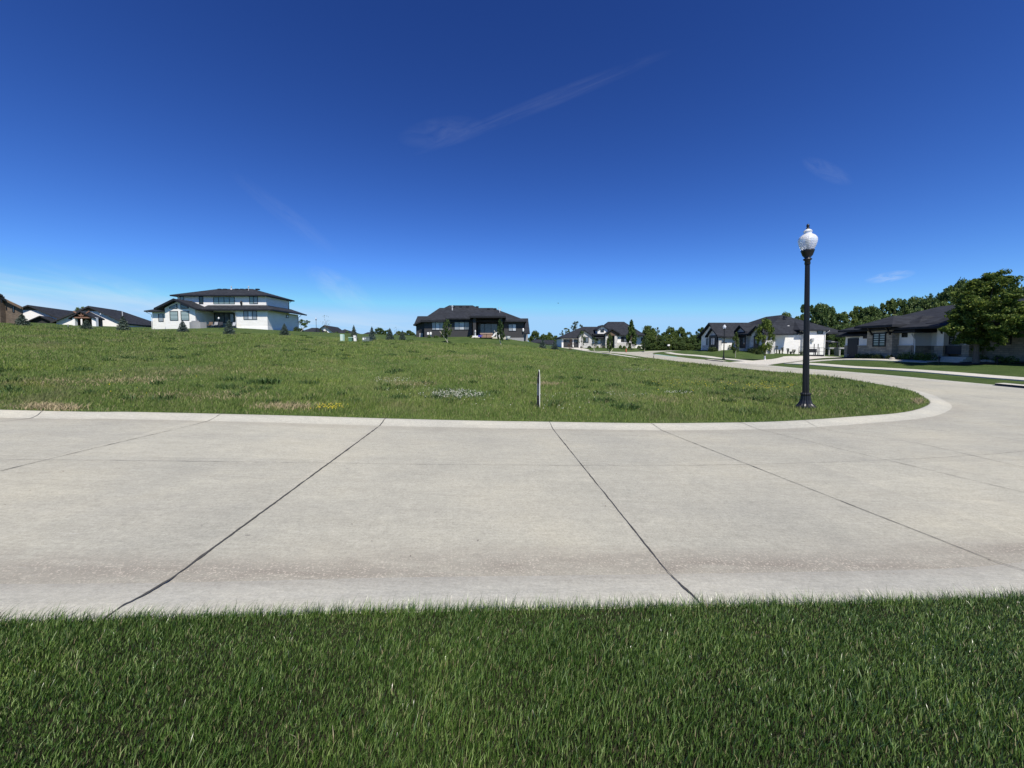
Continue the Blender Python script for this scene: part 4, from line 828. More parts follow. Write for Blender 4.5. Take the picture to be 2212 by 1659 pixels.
    bm = B(); p = z5.Y(1973, 545, 65.6); lathe(bm, [(.08, -.35), (.14, -.2), (.15, .1), (.05, .25)], 8, (p.x-.15, 65.75, p.z)); obj('wall_lantern', bm, 'trim_white', h)
    # things round it
    a = z5.Y(1246, 668, 63.2); b = z5.Y(1442, 602, 63.2); g = max(soil1((a.x+b.x)/2, 63.2), gz-.1)
    t = thing('hot_tub', 'square brown covered hot tub on the patio of the charcoal house', 'hot tub', ((a.x+b.x)/2, 63.2, a.z-.05)); w = (b.x-a.x); xm = (a.x+b.x)/2
    bm = B(); box(bm, (a.x, 62.8, a.z-.1), (xm-.03, 64.6, b.z-.14)); simple('tub_brown', (.27, .17, .12), .6); obj('side_panel', bm, 'tub_brown', t); bm = B(); box(bm, (xm+.03, 62.8, a.z-.1), (b.x, 64.6, b.z-.14)); obj('side_panel', bm, 'tub_brown', t)
    bm = B(); box(bm, (a.x-.06, 62.74, b.z-.14), (b.x+.06, 64.66, b.z)); simple('tub_lid', (.40, .29, .22), .6); obj('lid', bm, 'tub_lid', t)
    # white slide toy
    a = z5.Y(1435, 668, 62.4); b = z5.Y(1490, 600, 62.4); t = thing('toy_slide', 'small white plastic slide between the hot tub and the staked tree', 'slide', (a.x+.6, 62.4, a.z-.05))
    bm = B(); prism(bm, [(a.x, 62.3, a.z-.02), (a.x+.35, 62.3, a.z+.12), (b.x+.15, 62.3, b.z-.1), (b.x+.15, 62.3, b.z+.05), (b.x-.1, 62.3, b.z), (a.x+.1, 62.3, a.z+.22), (a.x-.1, 62.3, a.z+.1)], (0, .35, 0)); obj('chute', bm, 'trim_white', t)
    for dx in (.15, .6): bm = B(); box(bm, (b.x+dx, 62.3, a.z-.1), (b.x+dx+.09, 62.65, b.z+.12)); obj('upright', bm, 'trim_white', t)
    for k in range(3): bm = B(); box(bm, (b.x+.24, 62.35, a.z+.15+.3*k), (b.x+.6, 62.6, a.z+.22+.3*k)); obj('step', bm, 'trim_white', t)
    a = z5.Y(1705, 685, 63); t = thing('planter', 'white oval tub on the lawn below the two-pane window', 'tub', (a.x, 63, a.z)); bm = B(); lathe(bm, [(.28, -.1), (.36, .1), (.40, .32), (.44, .34), (.40, .30), (.30, .12)], 16, (a.x, 63, a.z)); obj('basin', bm, 'trim_white', t); bm = B(); lathe(bm, [(.33, .16), (.05, .2)], 12, (a.x, 63, a.z)); obj('soil_fill', bm, 'mulch', t)
    for u, vb, vt, lab, pm in ((366, 680, 588, 'black utility meter with white dome on the charcoal house wall', 'trim_black'), (411, 684, 585, 'white utility pedestal on a grey post beside the charcoal wall', 'metal_pale')):
        a = z5.Y(u, vb, 65.3); b = z5.Y(u, vt, 65.3); t = thing('utility_meter', lab, 'utility meter', (a.x, 65.3, a.z)); bm = B(); box(bm, (a.x-.09, 65.25, a.z-.1), (a.x+.09, 65.4, b.z-.3)); obj('post', bm, pm, t)
        bm = B(); lathe(bm, [(.17, -.45), (.19, -.3), (.17, -.05), (.08, 0)], 12, (a.x, 65.2, b.z)); obj('meter_head', bm, 'trim_white', t)
    a = z5.Y(1155, 668, 62.8); t = thing('ride_on_toy', 'small white and blue ride-on toy at the left patio post', 'toy', (a.x, 62.8, a.z)); bm = B(); box(bm, (a.x-.45, 62.6, a.z), (a.x+.45, 63, a.z+.22)); obj('body', bm, 'trim_white', t); bm = B(); lathe(bm, [(.12, 0), (.09, .5), (.14, .7), (.04, .95)], 10, (a.x, 62.8, a.z+.2)); obj('post', bm, 'metal_pale', t)
    simple('toy_blue', (.06, .05, .35), .5); bm = B(); box(bm, (a.x+.5, 62.6, a.z), (a.x+1.0, 63, a.z+.3)); lathe(bm, [(.1, 0), (.14, .3), (.05, .4)], 8, (a.x+1.1, 62.9, a.z)); obj('seat', bm, 'toy_blue', t)
house_dark()

# ---- white stone ranch with two garage doors (end of the street) -------------
def house_garage():
    Y0 = 106; gz = z6.Y(700, 612, Y0).z; z = gz-1.5; h = thing('ranch_house', 'white stone one-storey house with two dark garage doors beyond the street', 'house', (25, 112, gz))
    X = lambda u, Y=Y0: z6.Y(u, 500, Y).x
    Z = lambda v, Y=Y0: z6.Y(1000, v, Y).z
    ze = Z(447, 105.3)
    wallbox(h, X(540), Y0, X(800), 118, z, ze-.1, 'stucco_white', lab='white garage wall'); wallbox(h, X(800)-.2, Y0+.6, X(1435), 118, z, ze, 'stucco_white', lab='white middle wall')
    r = B(); roof(r, X(520, 105.3), 105.3, X(1230, 105.3), 118.7, ze, (X(872, 112), 112), (X(1180, 112), 112), Z(272, 112), .25); obj('roof', r, ROOFM, h)['label'] = 'left dark hip roof over the garage'
    zr = Z(402, 105.4); r = B(); roof(r, X(1150, 105.4), 105.4, X(1882, 105.4), 121, zr, (X(1282, 113), 113), (X(1540, 113), 113), Z(192, 113), .28); ro = obj('roof', r, ROOFM, h); ro['label'] = 'taller right dark hip roof'
    wallbox(h, X(1435), Y0, X(1715), 119, z, zr-.12, 'stucco_white', lab='right front wall of white stucco'); wallbox(h, X(1705), Y0+1.0, X(1862), 119, z-1.2, zr-.12, 'stucco_white', lab='white end wall stepping down the slope')
    bm = B(); box(bm, (X(1435), Y0-.12, z), (X(1715), Y0+.1, Z(527))); obj('stone_base', bm, 'stone_white', h)
    for u0, u1 in ((568, 714), (733, 800)):
        bm = B(); a = z6.Y(u0, 476, Y0); b = z6.Y(u1, 609, Y0); box(bm, (a.x, Y0-.03, b.z-.3), (b.x, Y0+.05, a.z)); do = obj('garage_door', bm, 'trim_dark', h)
        bm = B(); box(bm, (a.x+.15, Y0-.05, a.z-.75), (b.x-.15, Y0-.028, a.z-.3)); obj('pane', bm, 'g_dark', do)
    def gabl(u0, u1, up, vp, ve, Y, mat, over=.5, depth=7, lab=None, wz=None, inset=.35):
        a, b, p = z6.Y(u0, ve, Y), z6.Y(u1, ve, Y), z6.Y(up, vp, Y)
        bm = B(); prism(bm, [(a.x+inset, Y, z if wz is None else wz), (b.x-inset, Y, z if wz is None else wz), (b.x-inset, Y, a.z+.1), (p.x, Y, p.z-.35), (a.x+inset, Y, a.z+.1)], (0, depth, 0)); w = obj('wall', bm, mat, h)
        if lab: w['label'] = lab
        bm = B(); 
        for q in (a, b): prism(bm, [(q.x, Y-over, a.z), (p.x, Y-over, p.z), (p.x, Y-over, p.z-.3), (q.x, Y-over, a.z-.3)], (0, depth+over, 0))
        obj('roof', bm, ROOFM, h)['label'] = 'small gable roof'
    gabl(795, 1048, 903, 318, 428, 105.2, 'stone_white', lab='stone gable beside the garage'); gabl(1098, 1300, 1193, 243, 315, 105.6, 'siding_white', wz=Z(385, 105.6), lab='white dormer gable with a small window', depth=5)
    gabl(1240, 1480, 1342, 298, 380, 104.6, 'timber', wz=Z(415, 104.6), lab='timber entry gable', depth=6)
    for u0, u1 in ((1247, 1287), (1393, 1436)): bm = B(); box(bm, (X(u0, 104.7), 104.7, z), (X(u1, 104.7), 105.5, Z(385, 104.7))); obj('porch_column', bm, 'stone_white', h)
    bm = B(); box(bm, (X(1288), Y0+.3, z), (X(1394), Y0+.65, Z(408))); obj('door', bm, 'trim_black', h)
    bm = B(); box(bm, (X(1040, 105.3), 105.3, Z(413, 105.3)), (X(1250, 105.3), 106.6, Z(385, 105.3))); obj('roof', bm, ROOFM, h)['label'] = 'porch roof edge'
    bm = B(); box(bm, (X(1048), Y0+.38, z), (X(1172), Y0+.62, Z(532))); obj('stone_base', bm, 'stone_white', h)
    bm = B(); box(bm, (X(1175), Y0+.2, z), (X(1245), Y0+.62, Z(410))); obj('wall', bm, 'stucco_shaded', h)['label'] = 'porch wall coloured darker for shade'
    W = lambda u0, v0, u1, v1, Y, g, n, **k: window(h, z6.Y(u0, v0, Y), Vector((z6.Y(u1, v1, Y).x, Y, z6.Y(u1, v1, Y).z)), g, n, fr=.12, out=.08, **k)
    W(885, 440, 972, 530, 105.2, ('dark', 'greyroom'), 2, lab='window in the stone gable'); W(1075, 440, 1128, 505, Y0+.6, 'dark', 1); W(1163, 312, 1220, 360, 105.6, 'dark', 1, lab='small dormer window'); W(1497, 432, 1630, 517, Y0, ('dark', 'greyroom', 'dark'), 3); W(1820, 448, 1847, 506, Y0+1.0, 'dark', 1)
    downpipe(h, X(1712), Y0-.1, z, zr-.2, .1, -.2, 'metal_pale')
house_garage()

# ---- white house with gables facing the side street --------------------------
def house_gables():
    gz = 1.3; h = thing('ranch_house', 'white one-storey house with stone gables and a long blank sunlit side wall', 'house', (44, 69, gz)); z = -1.0
    # garage wing (gable faces -X)
    Yc = 70; X0 = z8.Y(348, 500, Yc).x; Yf = z8.X(82, 500, X0).y; ym = (Yc+Yf)/2; pk = z8.X(238, 268, X0); ym = pk.y; ze = z8.Y(350, 455, Yc).z; Xb = 42.5
    bm = B(); prism(bm, [(X0, Yc, z), (X0, Yf, z), (X0, Yf, ze), (X0, ym, pk.z-.25), (X0, Yc, ze)], (Xb-X0+3, 0, 0)); obj('wall', bm, 'stucco_white', h)['label'] = 'white gable wall of the wing facing the street'
    Xr = 45.5; bm = B()
    for ye in (Yc-.6, Yf+.6): prism(bm, [(X0-.6, ye, ze-.25), (X0-.6, ym, pk.z), (X0-.6, ym, pk.z-.25), (X0-.6, ye, ze-.5)], (Xr-X0+.6, 0, 0))
    obj('roof', bm, ROOFM, h)['label'] = 'long gable roof running back from the street'
    # stone bay with dark window on the wing front
    a = z8.X(345, 500, X0-.35); b = z8.X(185, 500, X0-.35); p = z8.X(262, 345, X0-.35); ze2 = z8.X(345, 445, X0-.35).z
    bm = B(); prism(bm, [(X0-.35, a.y, z), (X0-.35, b.y, z), (X0-.35, b.y, ze2), (X0-.35, p.y, p.z-.2), (X0-.35, a.y, ze2)], (.5, 0, 0)); obj('wall', bm, 'stone_white', h)['label'] = 'stone gabled bay of the wing'
    bm = B()
    for q in (a.y-.4, b.y+.4): prism(bm, [(X0-.8, q, ze2-.25), (X0-.8, p.y, p.z+.05), (X0-.8, p.y, p.z-.2), (X0-.8, q, ze2-.5)], (1.6, 0, 0))
    obj('roof', bm, ROOFM, h)['label'] = 'small gable roof of the stone bay'
    def WX(u0, v0, u1, v1, X, g, n=1, **k):
        a = z8.X(u0, v0, X); b = z8.X(u1, v1, X); b.x = X; return window(h, a, b, g, n, **k)
    bm = B(); a1 = z8.X(207, 462, X0-.5); b1 = z8.X(318, 672, X0-.5); box(bm, (X0-.6, b1.y, b1.z-.4), (X0-.36, a1.y, a1.z)); obj('bay_surround', bm, 'trim_black', h)
    WX(228, 497, 285, 603, X0-.6, 'curtain', 2, fmat='trim_black', lab='paired window in the dark bay surround'); WX(158, 504, 187, 606, X0, 'blind')
    a2 = z8.X(105, 610, X0); b2 = z8.X(190, 610, X0); bm = B(); box(bm, (X0-.12, b2.y, z), (X0+.1, a2.y, a2.z)); obj('stone_base', bm, 'stone_white', h)
    # main body behind
    X1 = z8.Y(600, 500, Yc).x; X1 = 41.6; xe = z8.Y(1950, 500, 62).x; zem = z8.Y(1400, 415, 61.3).z
    wallbox(h, X1, 62, xe-.05, 78, z-.8, zem-.12, 'siding_white', lab='long white side wall facing the driveway')
    r = B(); apx = z8.Y(1310, 152, 68.5); ap2 = z8.Y(1010, 189, 72.5); roof(r, 40.2, 61.65, 53.5, 79, zem, (apx.x-.2, 68.5), (apx.x-.2, 72.8), apx.z, .25); ro = obj('roof', r, ROOFM, h); ro['label'] = 'large dark hip roof'
    for u, v in ((1340, 175), (1242, 300)): p = z8.Y(u, v, 66.5); bm = B(); box(bm, (p.x-.25, p.y-.2, p.z-.3), (p.x+.25, p.y+.2, p.z+.05)); obj('roof_vent', bm, 'trim_black', ro)
    p = z8.Y(1370, 340, 64.3); bm = B(); prism(bm, [(p.x-.3, 64.0, p.z-.15), (p.x+.3, 64.0, p.z-.15), (p.x+.15, 64.0, p.z+.3), (p.x-.12, 64.0, p.z+.3)], (0, .4, 0)); obj('roof_vent', bm, 'trim_white', ro)
    # projecting taller bay at the right end
    xb0 = z8.Y(1625, 400, 61.5).x; xb1 = z8.Y(1950, 400, 61.5).x; zb_ = z8.Y(1700, 372, 61.1).z
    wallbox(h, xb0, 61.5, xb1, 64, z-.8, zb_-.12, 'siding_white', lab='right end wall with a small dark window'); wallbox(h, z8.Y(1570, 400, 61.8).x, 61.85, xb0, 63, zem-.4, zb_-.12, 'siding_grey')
    r = B(); roof(r, z8.Y(1562, 372, 61.1).x, 61.1, z8.Y(2032, 372, 61.1).x, 70, zb_, (apx.x+.6, 66.5), (apx.x+1.0, 66.5), zb_+1.9, .22); obj('roof', r, ROOFM, h)['label'] = 'hip roof over the right end'
    def WY(u0, v0, u1, v1, Y, g, n=1, **k): return window(h, z8.Y(u0, v0, Y), Vector((z8.Y(u1, v1, Y).x, Y, z8.Y(u1, v1, Y).z)), g, n, **k)
    WY(1818, 388, 1908, 440, 61.5, 'dark', lab='small high window at the right end'); WY(1457, 433, 1528, 464, 62, 'dark'); 
    bm = B(); p = z8.Y(1738, 528, 61.5); lathe(bm, [(.1, -.35), (.22, -.1), (.24, .25), (.05, .3)], 8, (p.x, 61.35, p.z)); obj('wall_lantern', bm, 'metal_pale', h); downpipe(h, z8.Y(1938, 500, 61.4).x, 61.43, z, zb_-.1, .45, -.3)
    bm = B(); tt = z8.Y(1100, 466, 61.99); box(bm, (42, 61.93, tt.z-.02), (xb0, 62.0, tt.z+.10)); obj('trim_band', bm, 'trim_white', h)
    # entry gable and second stone gable
    Xe = 41.0
    def gx(u0, u1, up, vp, ve, X, mat, name, depth=4, base=z):
        a = z8.X(u1, ve, X); b = z8.X(u0, ve, X); p = z8.X(up, vp, X); bm = B(); prism(bm, [(X, a.y+.25, base), (X, b.y-.25, base), (X, b.y-.25, b.z), (X, p.y, p.z-.25), (X, a.y+.25, b.z)], (1.6, 0, 0)); obj('wall', bm, mat, h)['label'] = name
        bm = B()
        for q in (a.y-.25, b.y+.25): prism(bm, [(X-.5, q, b.z-.15), (X-.5, p.y, p.z), (X-.5, p.y, p.z-.24), (X-.5, q, b.z-.4)], (depth+.5, 0, 0))
        obj('roof', bm, ROOFM, h)['label'] = 'gable roof, '+name; return a, b, p
    gx(612, 772, 690, 303, 398, Xe, 'stone_white', 'stone entry gable'); gx(822, 1062, 940, 315, 432, 40.0, 'stone_white', 'second stone gable beside the entry')
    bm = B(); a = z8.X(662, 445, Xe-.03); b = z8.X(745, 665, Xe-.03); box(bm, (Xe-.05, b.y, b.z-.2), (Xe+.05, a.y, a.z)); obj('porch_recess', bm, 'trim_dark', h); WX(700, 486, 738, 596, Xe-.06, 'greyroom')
    bm = B(); a = z8.X(878, 462, 39.95); b = z8.X(935, 668, 39.95); box(bm, (39.86, b.y, b.z-.3), (40.05, a.y, a.z)); obj('bay_surround', bm, 'trim_black', h); WX(897, 475, 930, 588, 39.86, 'curtain')
    bm = B(); a = z8.X(640, 672, 40.6); box(bm, (39.6, z8.X(770, 600, 40.2).y, 0), (41, z8.X(640, 600, 40.2).y, z8.X(700, 655, 39.6).z)); obj('step', bm, 'walk_concrete', h)
    # patio deck and gazebo at the right
    p0 = z8.Y(1950, 640, 65); p1 = z8.Y(2060, 640, 65); zt = p0.z; g0 = soil1(p0.x, 65); d = thing('deck', 'grey raised deck with stairs at the right end of the white house', 'deck', (p0.x+1.5, 66, g0))
    bm = B(); box(bm, (p0.x, 64.5, zt-.25), (p1.x+2.2, 68, zt)); obj('platform', bm, 'siding_grey', d)
    for dx in (.2, 2.0, 4.6): bm = B(); box(bm, (p0.x+dx, 64.6, g0-.3), (p0.x+dx+.2, 64.8, zt-.25)); obj('post', bm, 'siding_grey', d)
    bm = B(); q = z8.Y(2160, 760, 63.5); prism(bm, [(p1.x-.2, 63.6, zt), (q.x, 63.6, g0+.1), (q.x, 63.6, g0-.25), (p1.x-.2, 63.6, zt-.4)], (0, 1.0, 0)); obj('stairs', bm, 'siding_grey', d)
    bm = B(); prism(bm, [(p1.x-.2, 63.5, zt+.95), (q.x, 63.5, g0+1.05), (q.x, 63.5, g0+.95), (p1.x-.2, 63.5, zt+.85)], (0, .08, 0)); box(bm, (p0.x, 64.45, zt+.9), (p1.x-.2, 64.55, zt+1.0)); obj('handrail', bm, 'siding_grey', d)
    t = thing('gazebo', 'small dark pavilion standing on the raised deck', 'gazebo', (p1.x+.3, 66.2, zt)); x0, x1 = z8.Y(1975, 560, 65.5).x, z8.Y(2120, 560, 65.5).x; zt2 = z8.Y(2000, 560, 65.5).z
    bm = B(); roof(bm, x0-.2, 65.2, x1+.2, 68, zt2, ((x0+x1)/2-.5, 66.6), ((x0+x1)/2+.5, 66.6), z8.Y(2000, 533, 66).z, .12); obj('roof', bm, ROOFM, t)
    for xx in (x0, x1):
        for yy in (65.4, 67.8): bm = B(); box(bm, (xx-.08, yy-.08, zt), (xx+.08, yy+.08, zt2)); obj('post', bm, 'trim_black', t)
    bm = B(); box(bm, (x0, 67.7, zt), (x1, 67.76, zt2)); obj('screen', bm, 'trim_dark', t)
    # chain-link fence, grill, basin
    fA = z8.Y(1545, 755, 59.5); fB = z8.Y(1925, 780, 59.5); t = thing('wire_fence', 'low black wire fence in front of the long white side wall', 'fence', ((fA.x+fB.x)/2, 59.5, soil1((fA.x+fB.x)/2, 59.5))); n = 6
    for i in range(n): x = fA.x+(fB.x-fA.x)*i/(n-1); g = soil1(x, 59.5); bm = B(); tube(bm, [(x, 59.5, g), (x, 59.5, g+1.35)], .035, 6); obj('post', bm, 'trim_black', t)
    for hh in (1.3, .7, .15): bm = B(); tube(bm, [(fA.x+(fB.x-fA.x)*i/5, 59.5, soil1(fA.x+(fB.x-fA.x)*i/5, 59.5)+hh) for i in range(6)], .02, 5); obj('rail', bm, 'trim_black', t)
    a = z8.Y(1732, 775, 58.8); b = z8.Y(1732, 662, 58.8); g = soil1(a.x, 58.8); t = thing('grill', 'black barbecue grill on legs before the white side wall, just right of the tall lamp', 'grill', (a.x, 58.8, g)); bm = B(); box(bm, (a.x-.55, 58.5, b.z-.55), (a.x+.6, 59.1, b.z)); obj('hood', bm, 'trim_black', t)
    for dx in (-.5, .5): bm = B(); box(bm, (a.x+dx-.05, 58.6, g), (a.x+dx+.05, 58.7, b.z-.5)); obj('leg', bm, 'trim_black', t)
    a = z8.Y(1795, 776, 58.6); g = soil1(a.x, 58.6); t = thing('sports_goal', 'black two-post stand with a low base beside the grill', 'stand', (a.x, 58.6, g)); bm = B(); box(bm, (a.x-1.0, 58.3, g), (a.x+1.0, 58.9, g+.25)); obj('base', bm, 'trim_black', t)
    for dx in (-.3, .3): bm = B(); box(bm, (a.x+dx-.035, 58.5, g+.2), (a.x+dx+.035, 58.57, g+1.9)); obj('post', bm, 'trim_black', t)
house_gables()

# ---- tan stone house on the right --------------------------------------------
def house_stone():
    gz = .8; z = -.4; h = thing('ranch_house', 'tan stone and white house with dark roofs on the right behind the maple', 'house', (44, 36, gz))
    def wx(u0, u1, X, ztop, mat_lo='stone_tan', mat_up='stucco_white', w=z9, deep=5.0, vledge=838, lab=None):
        a = w.X(u1, 700, X); b = w.X(u0, 700, X); y0, y1 = a.y, b.y
        if mat_up is None: wallbox(h, X, y0, X+deep, y1, z, ztop, mat_lo, lab=lab); return y0, y1
        zl = LED; wallbox(h, X, y0, X+deep, y1, z, ztop, mat_up, lab=lab); bm = B(); box(bm, (X-.10, y0, z), (X+.1, y1, zl)); obj('stone_base', bm, mat_lo, h)
        bm = B(); box(bm, (X-.16, y0, zl), (X+.02, y1, zl+.07)); obj('ledge', bm, 'walk_concrete', h); return y0, y1
    LED = z9.X(300, 838, 38.5).z
    zA = z9.X(350, 655, 38.5).z
    wx(228, 475, 38.5, zA, lab='white and stone wall at the left end'); wx(472, 640, 38.2, z9.X(550, 600, 38.2).z, lab='white and stone wall beside the door')
    a = z9.X(297, 700, 38.45); b = z9.X(466, 1052, 38.45); bm = B(); box(bm, (38.26, b.y, b.z-.1), (38.6, a.y, a.z)); do = obj('door', bm, 'door_navy', h); bm = B(); lathe(bm, [(.03, 0), (.05, .03), (.02, .08)], 8, (38.22, a.y-.2, b.z+.25)); obj('handle', bm, 'metal_pale', do)
    def WX(u0, v0, u1, v1, X, g, n=1, w=z9, **k):
        a = w.X(u0, v0, X); b = w.X(u1, v1, X); return window(h, a, b, g, n, **k)
    WX(553, 615, 628, 706, 38.2, 'dark', out=.05, lab='small square window beside the stone bay')
    zB = z9.X(800, 505, 37.5).z; yb0, yb1 = wx(617, 1072, 37.5, zB, mat_up=None, deep=3, lab='projecting tan stone bay'); WX(733, 605, 955, 855, 37.5, 'shutter', 2, fr=.09, out=.07, lab='tall paired window with shutters in the stone bay')
    wallbox(h, 38.0, z9.X(1160, 700, 38.0).y, 41, yb0+.02, z, zB-.2, 'stone_tan', lab='recessed stone wall beside the bay')
    zC = z9.X(1300, 575, 38.2).z; yc0, yc1 = wx(1158, 1462, 38.2, zC, lab='white wall over stone with small window'); WX(1256, 590, 1352, 682, 38.2, 'dark', out=.05, fr=.05)
    # return and recess
    wallbox(h, 38.25, yc0-.01, 43, yc0+3, z, zC+.1, 'stucco_white'); bm = B(); box(bm, (38.1, yc0-.11, z), (40, yc0+.05, LED)); obj('stone_base', bm, 'stone_tan', h)
    Xr = 39.9; yr = z9.X(1880, 700, 39.2).y; wallbox(h, Xr, 33.9, Xr+5, yc0, z, zC+.2, 'stucco_white', lab='shaded entry recess wall'); bm = B(); box(bm, (Xr-.1, 33.95, z), (Xr+.05, yc0-.12, LED)); obj('stone_base', bm, 'stone_tan', h)
    # porch column and piers
    yp1, yp0 = z9.X(1885, 700, 38.9).y, z9.X(2010, 700, 38.9).y; wallbox(h, 38.9, yp0, 39.3, yp1, z, zC+.4, 'stucco_white', 'porch_column'); bm = B(); box(bm, (38.78, yp0-.08, z), (39.42, yp1+.08, LED)); obj('porch_pier', bm, 'stone_tan', h)
    yq1, yq0 = z10.X(622, 1400, 38.9).y, z10.X(745, 1400, 38.9).y; bm = B(); box(bm, (38.8, yq0, z), (39.9, yq1, LED+.1)); obj('porch_pier', bm, 'stone_tan', h); bm = B(); box(bm, (38.95, yq1-.3, LED), (39.3, yq1-.0, zC+.4)); obj('porch_column', bm, 'stucco_white', h)
    bm = B(); box(bm, (39.0, yq1, LED-.75), (39.12, yp0, LED+.02)); obj('porch_rail', bm, 'trim_dark', h); WX(415, 1095, 488, 1272, Xr, 'shutter', 1, w=z10, out=.05)
    # right wing
    Xw = 40.1; ys = z10.X(745, 1400, 39.4).y; zW = z10.X(1626, 985, 39.8).z
    wallbox(h, Xw, 12, Xw+9, ys, z, zW, 'stone_tan', lab='long shaded stone wall of the right wing'); wallbox(h, 39.35, ys-.0, Xw+.3, ys+.8, z, zW-.1, 'stone_tan', lab='narrow sunlit stone return'); WX(1200, 1090, 1420, 1270, Xw, 'dark', 2, w=z10, out=.06)
    # roofs
    zt = z9.X(200, 640, 37.9).z
    r = B(); roof(r, 37.8, 38.5, 50, 45.2, zt, (40.9, 41.9), (46, 41.9), zt+1.45, .2); obj('roof', r, ROOFM, h)['label'] = 'low hip roof at the left end'
    r = B(); zm = zB+.02; roof(r, 37.3, 22, 53, 44.3, zm-.15, (45.1, 28), (45.1, 40.8), 6.25, .2); obj('roof', r, ROOFM, h)['label'] = 'main dark hip roof'
    zs = zB+.18; r = B(); roof(r, 36.7, yb0-.75, 44, yb1+.7, zs, (38.9, (yb0+yb1)/2), (43, (yb0+yb1)/2), zs+1.02, .22); obj('roof', r, ROOFM, h)['label'] = 'hip roof over the stone bay'
    zl = z9.X(1400, 560, 37.5).z; r = B(); roof(r, 37.5, yc0-.75, 45, yc1+.5, zl, (39.8, (yc0+yc1)/2), (44.5, (yc0+yc1)/2), zl+1.45, .2); obj('roof', r, ROOFM, h)['label'] = 'flared hip roof over the small window'
    zp = z10.X(60, 925, 38.3).z; yp = z10.X(35, 925, 38.3).y; r = B(); roof(r, 38.2, yq0-1.2, 46, yp, zp, (40.5, (yq0-1+yp)/2), (45, (yq0-1+yp)/2), zp+1.3, .28); obj('roof', r, ROOFM, h)['label'] = 'porch hip roof'
    r = B(); roof(r, 39.85, 10, 51, ys-1.6, zW+.1, (45.2, 16), (45.2, ys-5), zW+3.6, .2); obj('roof', r, ROOFM, h)['label'] = 'tall roof of the right wing'
    # knee braces under the bay eave
    for (u0, v0, u1, v1), X in (((640, 515, 690, 605), 37.0), ((965, 495, 1020, 592), 37.0), ((1910, 440, 1965, 560), 38.5)):
        a = z9.X(u0, v0, X); y = a.y-.05; bm = B(); prism(bm, [(36.85+X-37, y, zs-.15), (37.0+X-37, y, zs-.15), (37.52+X-37, y, zs-.95), (37.40+X-37, y, zs-.98)], (0, .12, 0)); obj('knee_brace', bm, 'trim_black', h)
    y = yc0-.15; bm = B(); tube(bm, [(38.2, y, z+.7), (38.2, y, zC-.75), (37.75, y-.1, zC-.3), (37.7, y-.1, zC-.05)], .055, 6); obj('downpipe', bm, 'metal_pale', h)
    # porch steps
    ya, yb_ = z10.X(560, 1500, 38.0).y-.75, yp0+.2
    st = thing('porch_steps', 'grey concrete porch steps in front of the stone house entry', 'steps', (38.2, (ya+yb_)/2, soil1(38, ya)))
    for i, X in enumerate((37.2, 37.65, 38.1)): bm = B(); g = .62; box(bm, (X, ya+.15*i, g-.4), (39.2-.005*i, yb_+.3-.1*i, g+.17*(i+1))); obj('step', bm, 'walk_concrete', st)
house_stone()

# ---- houses at the left ---------------------------------------------------------
def local_house(label, loc, rz, w, L, he, hp, wall, roofm='shingle', zb=-3, over=.6, extra=None, front='gable', group=None):
    """simple gabled house in its own axes: gable end faces local -Y, ridge runs along +Y"""
    h = thing('gabled_house', label, 'house', loc, rz, group)
    bm = B(); prism(bm, [(-w/2, 0, zb), (w/2, 0, zb), (w/2, 0, he), (0, 0, hp-.3), (-w/2, 0, he)], (0, L, 0)); obj('wall', bm, wall, h, world=False)
    bm = B(); k = over*(hp-he)/(w/2)
    for s in (-1, 1): prism(bm, [(s*(w/2+over), -over, he-k), (0, -over, hp), (0, -over, hp-.25), (s*(w/2+over), -over, he-k-.25)], (0, L+2*over, 0))
    ro = obj('roof', bm, roofm, h, world=False)
    bm = B()
    for s in (-1, 1): prism(bm, [(s*(w/2+over), -over-.06, he-k+.02), (0, -over-.06, hp+.03), (0, -over-.06, hp-.32), (s*(w/2+over), -over-.06, he-k-.32)], (0, .06, 0))
    obj('bargeboard', bm, 'trim_dark', ro, world=False)
    return h, ro
